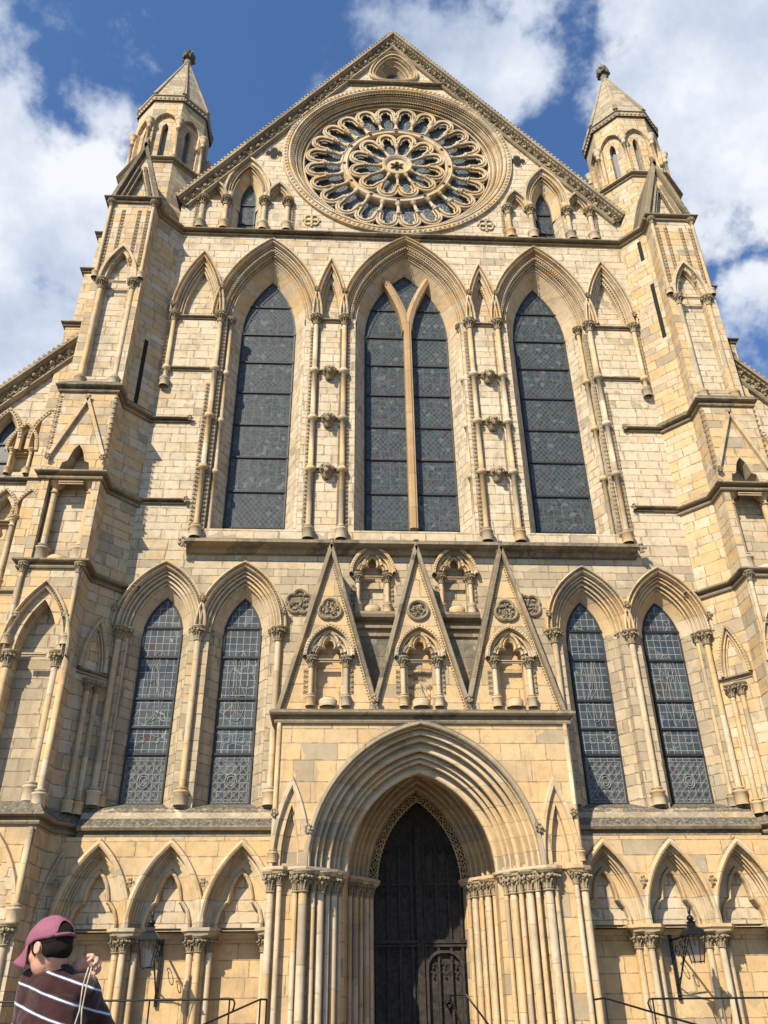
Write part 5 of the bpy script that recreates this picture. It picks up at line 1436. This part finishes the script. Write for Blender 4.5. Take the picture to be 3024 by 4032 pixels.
cl = MB(); tube(cl, [(-.002 + .056 * cos(t), -.018 + .056 * sin(t), 1.694 + .008 * cos(t + 2.4)) for t in [i * 2 * pi / 24 for i in range(25)]], .009, 8); part('collar', cl, M_knit, person)
tw_ = MB(); limb(tw_, [(-.05, 0, .97), (.05, 0, .97)], [.15, .15])
for q in (-1, 1): limb(tw_, [(q * .08, 0, .93), (q * .10, .02, .52), (q * .11, 0, .08)], [.105, .08, .065])
organic('trousers', tw_, M_denim, .01, 3, person)
for q in (-1, 1):
    s_ = MB(); limb(s_, [(q * .11, -.03, .05), (q * .115, .16, .04)], [.052, .045]); organic('shoe', s_, M_shoe, .008, 2, person)
# cap: six panel crown open at the back, brim, rear strap
cm = MB(); nu, nv = 40, 12; rows = []
for j in range(nv + 1):
    row = []
    for i in range(nu):
        a = 2 * pi * i / nu; b = (pi / 2 * 1.06) * j / nv
        if j > 7 and cos(a) < -.80: b = min(b, pi / 2 * 1.06 * (7 + (1 - min(1, (-cos(a) - .80) / .2) ** .5) * 5) / nv)   # opening over the strap
        seam = 1 + .012 * abs(sin(3 * a)) 
        ft = 1.06 if cos(a) > 0 else 1.0
        row.append(hp(-.008 + .112 * ft * sin(b) * cos(a) * seam, .090 * sin(b) * sin(a) * seam, .020 + .100 * cos(b) + .004 * sin(5 * a) * sin(b)))
    rows.append(row)
cm.add([p for r in rows for p in r], [(j * nu + i, (j + 1) * nu + i, (j + 1) * nu + (i + 1) % nu, j * nu + (i + 1) % nu) for j in range(nv) for i in range(nu)], True)
cap = part('cap', cm, M_cap, person); so_ = cap.modifiers.new('thick', 'SOLIDIFY'); so_.thickness = .003
bm_ = MB(); R_ = []
for j in range(7):
    t = j / 6; row = []
    for i in range(17):
        a = (-1 + 2 * i / 16) * 1.12; r = .108 + .088 * t * (cos(a * .75))
        row.append(hp(-.008 + r * cos(a) * 1.06, .088 * sin(a) * (1 - .12 * t), .012 - .020 * t - .22 * (.088 * sin(a)) ** 2 / .02 * t))
    R_.append(row)
bm_.add([p for r in R_ for p in r], [(j * 17 + i, j * 17 + i + 1, (j + 1) * 17 + i + 1, (j + 1) * 17 + i) for j in range(6) for i in range(16)], True)
br_ = part('brim', bm_, M_cap, cap); so_ = br_.modifiers.new('thick', 'SOLIDIFY'); so_.thickness = .005
st_ = MB(); tube(st_, [hp(-.008 + .114 * cos(a), .091 * sin(a), .012) for a in [pi - .75 + i * 1.5 / 12 for i in range(13)]], .008, 6); part('strap', st_, M_cap, cap)
bt = MB(); ell(bt, hp(-.008, 0, .121), (.008, .008, .004), HR); part('button', bt, M_cap, cap)
# cord loop hanging from the hand down the back
cd = MB(); PH = WR + V((.095, -.045, .012))
for dx, k in ((0, 0), (.016, 1)):
    pts = [PH + V((dx, -.02, .015)), PH + V((dx * .8 + .004, -.09, -.01)), PH + V((.01 + dx, -.16, -.08)), PH + V((.018 + dx * .6, -.185, -.17)), PH + V((.012 + dx * 2.0 - .01 * (1 - k), -.20, -.27)), PH + V((.006 + dx * 2.6 - .02, -.20, -.42)), PH + V((dx * 2.6 - .02, -.20, -.64))]
    q = []
    for a, b in zip(pts, pts[1:]): q += [a.lerp(b, i / 4) for i in range(4)]
    q.append(pts[-1]); tube(cd, q, .0032, 6)
co_ = part('cord', cd, plain('pale_cotton_cord', (.42, .37, .27), .9, coord='obj'), None, PO); tag(co_, 'pale looped cord hanging from the raised hand of the person in the cap', 'cord')

# ------------------------------------------------------------------ LIGHT, SKY, CAMERA
SAZ, SEL = radians(33.5), radians(40)
to_sun = V((-sin(SAZ) * cos(SEL), -cos(SAZ) * cos(SEL), sin(SEL)))
sun = bpy.data.lights.new('sun', 'SUN'); sun.energy = 5.0; sun.angle = radians(.55); sun.color = (1, .90, .72)
so = bpy.data.objects.new('sun', sun); C.objects.link(so); so.rotation_euler = to_sun.to_track_quat('Z', 'Y').to_euler(); so.location = (0, -30, 60)

cam = bpy.data.cameras.new('camera'); co = bpy.data.objects.new('camera', cam); C.objects.link(co)
F, PIT, YAW, ROL = 1800., radians(30.87), radians(3.19), radians(-.75)
fw = V((sin(YAW) * cos(PIT), cos(YAW) * cos(PIT), sin(PIT))); rt = V((cos(YAW), -sin(YAW), 0)); up = rt.cross(fw)
r2 = rt * cos(ROL) + up * sin(ROL); u2 = up * cos(ROL) - rt * sin(ROL)
M = Matrix((r2, u2, -fw)).transposed().to_4x4(); M.translation = V((-2.12, -22, 1.5)); co.matrix_world = M
cam.sensor_fit = 'VERTICAL'; cam.sensor_height = 24; cam.lens = F / 2212 * 24; cam.clip_end = 5000; cam.clip_start = .05
bpy.context.scene.camera = co
def ray(px, py): return (r2 * (px - 829.5) / F - u2 * (py - 1106) / F + fw).normalized()

w = bpy.data.worlds.new('World'); bpy.context.scene.world = w; w.use_nodes = True
nt = w.node_tree; n = N(nt); bg = nt.nodes['Background']; bg.inputs[1].default_value = 1
sky = nt.nodes.new('ShaderNodeTexSky'); sky.sky_type = 'NISHITA'; sky.sun_disc = False
sky.sun_elevation = SEL; sky.sun_rotation = pi + SAZ; sky.air_density = 1.0; sky.dust_density = .6; sky.ozone_density = 2.5; sky.altitude = 50
D = nt.nodes.new('ShaderNodeTexCoord').outputs['Generated']
nrm = nt.nodes.new('ShaderNodeVectorMath'); nrm.operation = 'NORMALIZE'; nt.links.new(D, nrm.inputs[0]); D = nrm.outputs[0]
# cumulus and wisps: soft fields in sky directions broken up by noise
CL = [((20, 640), .21, 1.3), ((110, 760), .15, 1.2), ((0, 440), .13, 1.1), ((1590, 190), .17, 1.15), ((1640, 20), .18, 1.1), ((1530, 400), .09, .95), ((980, -40), .17, 1.1), ((840, 0), .11, .8), ((1200, 0), .12, .62),
      ((680, 150), .07, .95), ((290, 190), .12, .74), ((150, 90), .13, .64), ((60, 240), .06, .5), ((1650, 720), .09, 1.0), ((-10, 130), .07, .9), ((520, 20), .12, .5)]
acc = None
for (px, py), rad, amp in CL:
    d = ray(px, py); dp = nt.nodes.new('ShaderNodeVectorMath'); dp.operation = 'DOT_PRODUCT'; nt.links.new(D, dp.inputs[0]); dp.inputs[1].default_value = d
    v = n.m('MULTIPLY', n.step(dp.outputs['Value'], cos(rad * 1.25), cos(rad * .25)), amp)
    acc = v if acc is None else n.m('MAXIMUM', acc, v)
nz = n.noise(D, 5.2, 12, .62); nz2 = n.noise(D, 2.6, 6, .55)
warp = n.m('ADD', n.m('MULTIPLY', n.m('SUBTRACT', nz, .5), 2.7), n.m('MULTIPLY', n.m('SUBTRACT', nz2, .5), .6))
# the rest of the sky, behind the viewer, gets scattered cloud too
dens = n.step(n.m('ADD', acc, warp), .58, 1.0)
elv = n.sep(D)[1]; behind = n.step(elv, .15, -.2)

sh = n.noise(D, 5.0, 6, .6)
cc = n.ramp(sh, [(.32, (.26, .32, .43)), (.50, (.42, .47, .56)), (.64, (.60, .62, .66))])
cs = nt.nodes.new('ShaderNodeVectorMath'); cs.operation = 'SCALE'; nt.links.new(sky.outputs[0], cs.inputs[0]); cs.inputs[3].default_value = .114
tint = n.mix(1., cs.outputs[0], (.68, .88, 1.10), 'MULTIPLY')
mxs = n.mix(dens, tint, cc); nt.links.new(mxs, bg.inputs[0])

sc = bpy.context.scene
sc.view_settings.view_transform = 'Standard'; sc.view_settings.look = 'None'; sc.view_settings.gamma = 1; sc.view_settings.exposure = .62
sc.render.engine = 'CYCLES'
sc.cycles.use_denoising = True; sc.cycles.max_bounces = 6; sc.cycles.diffuse_bounces = 3
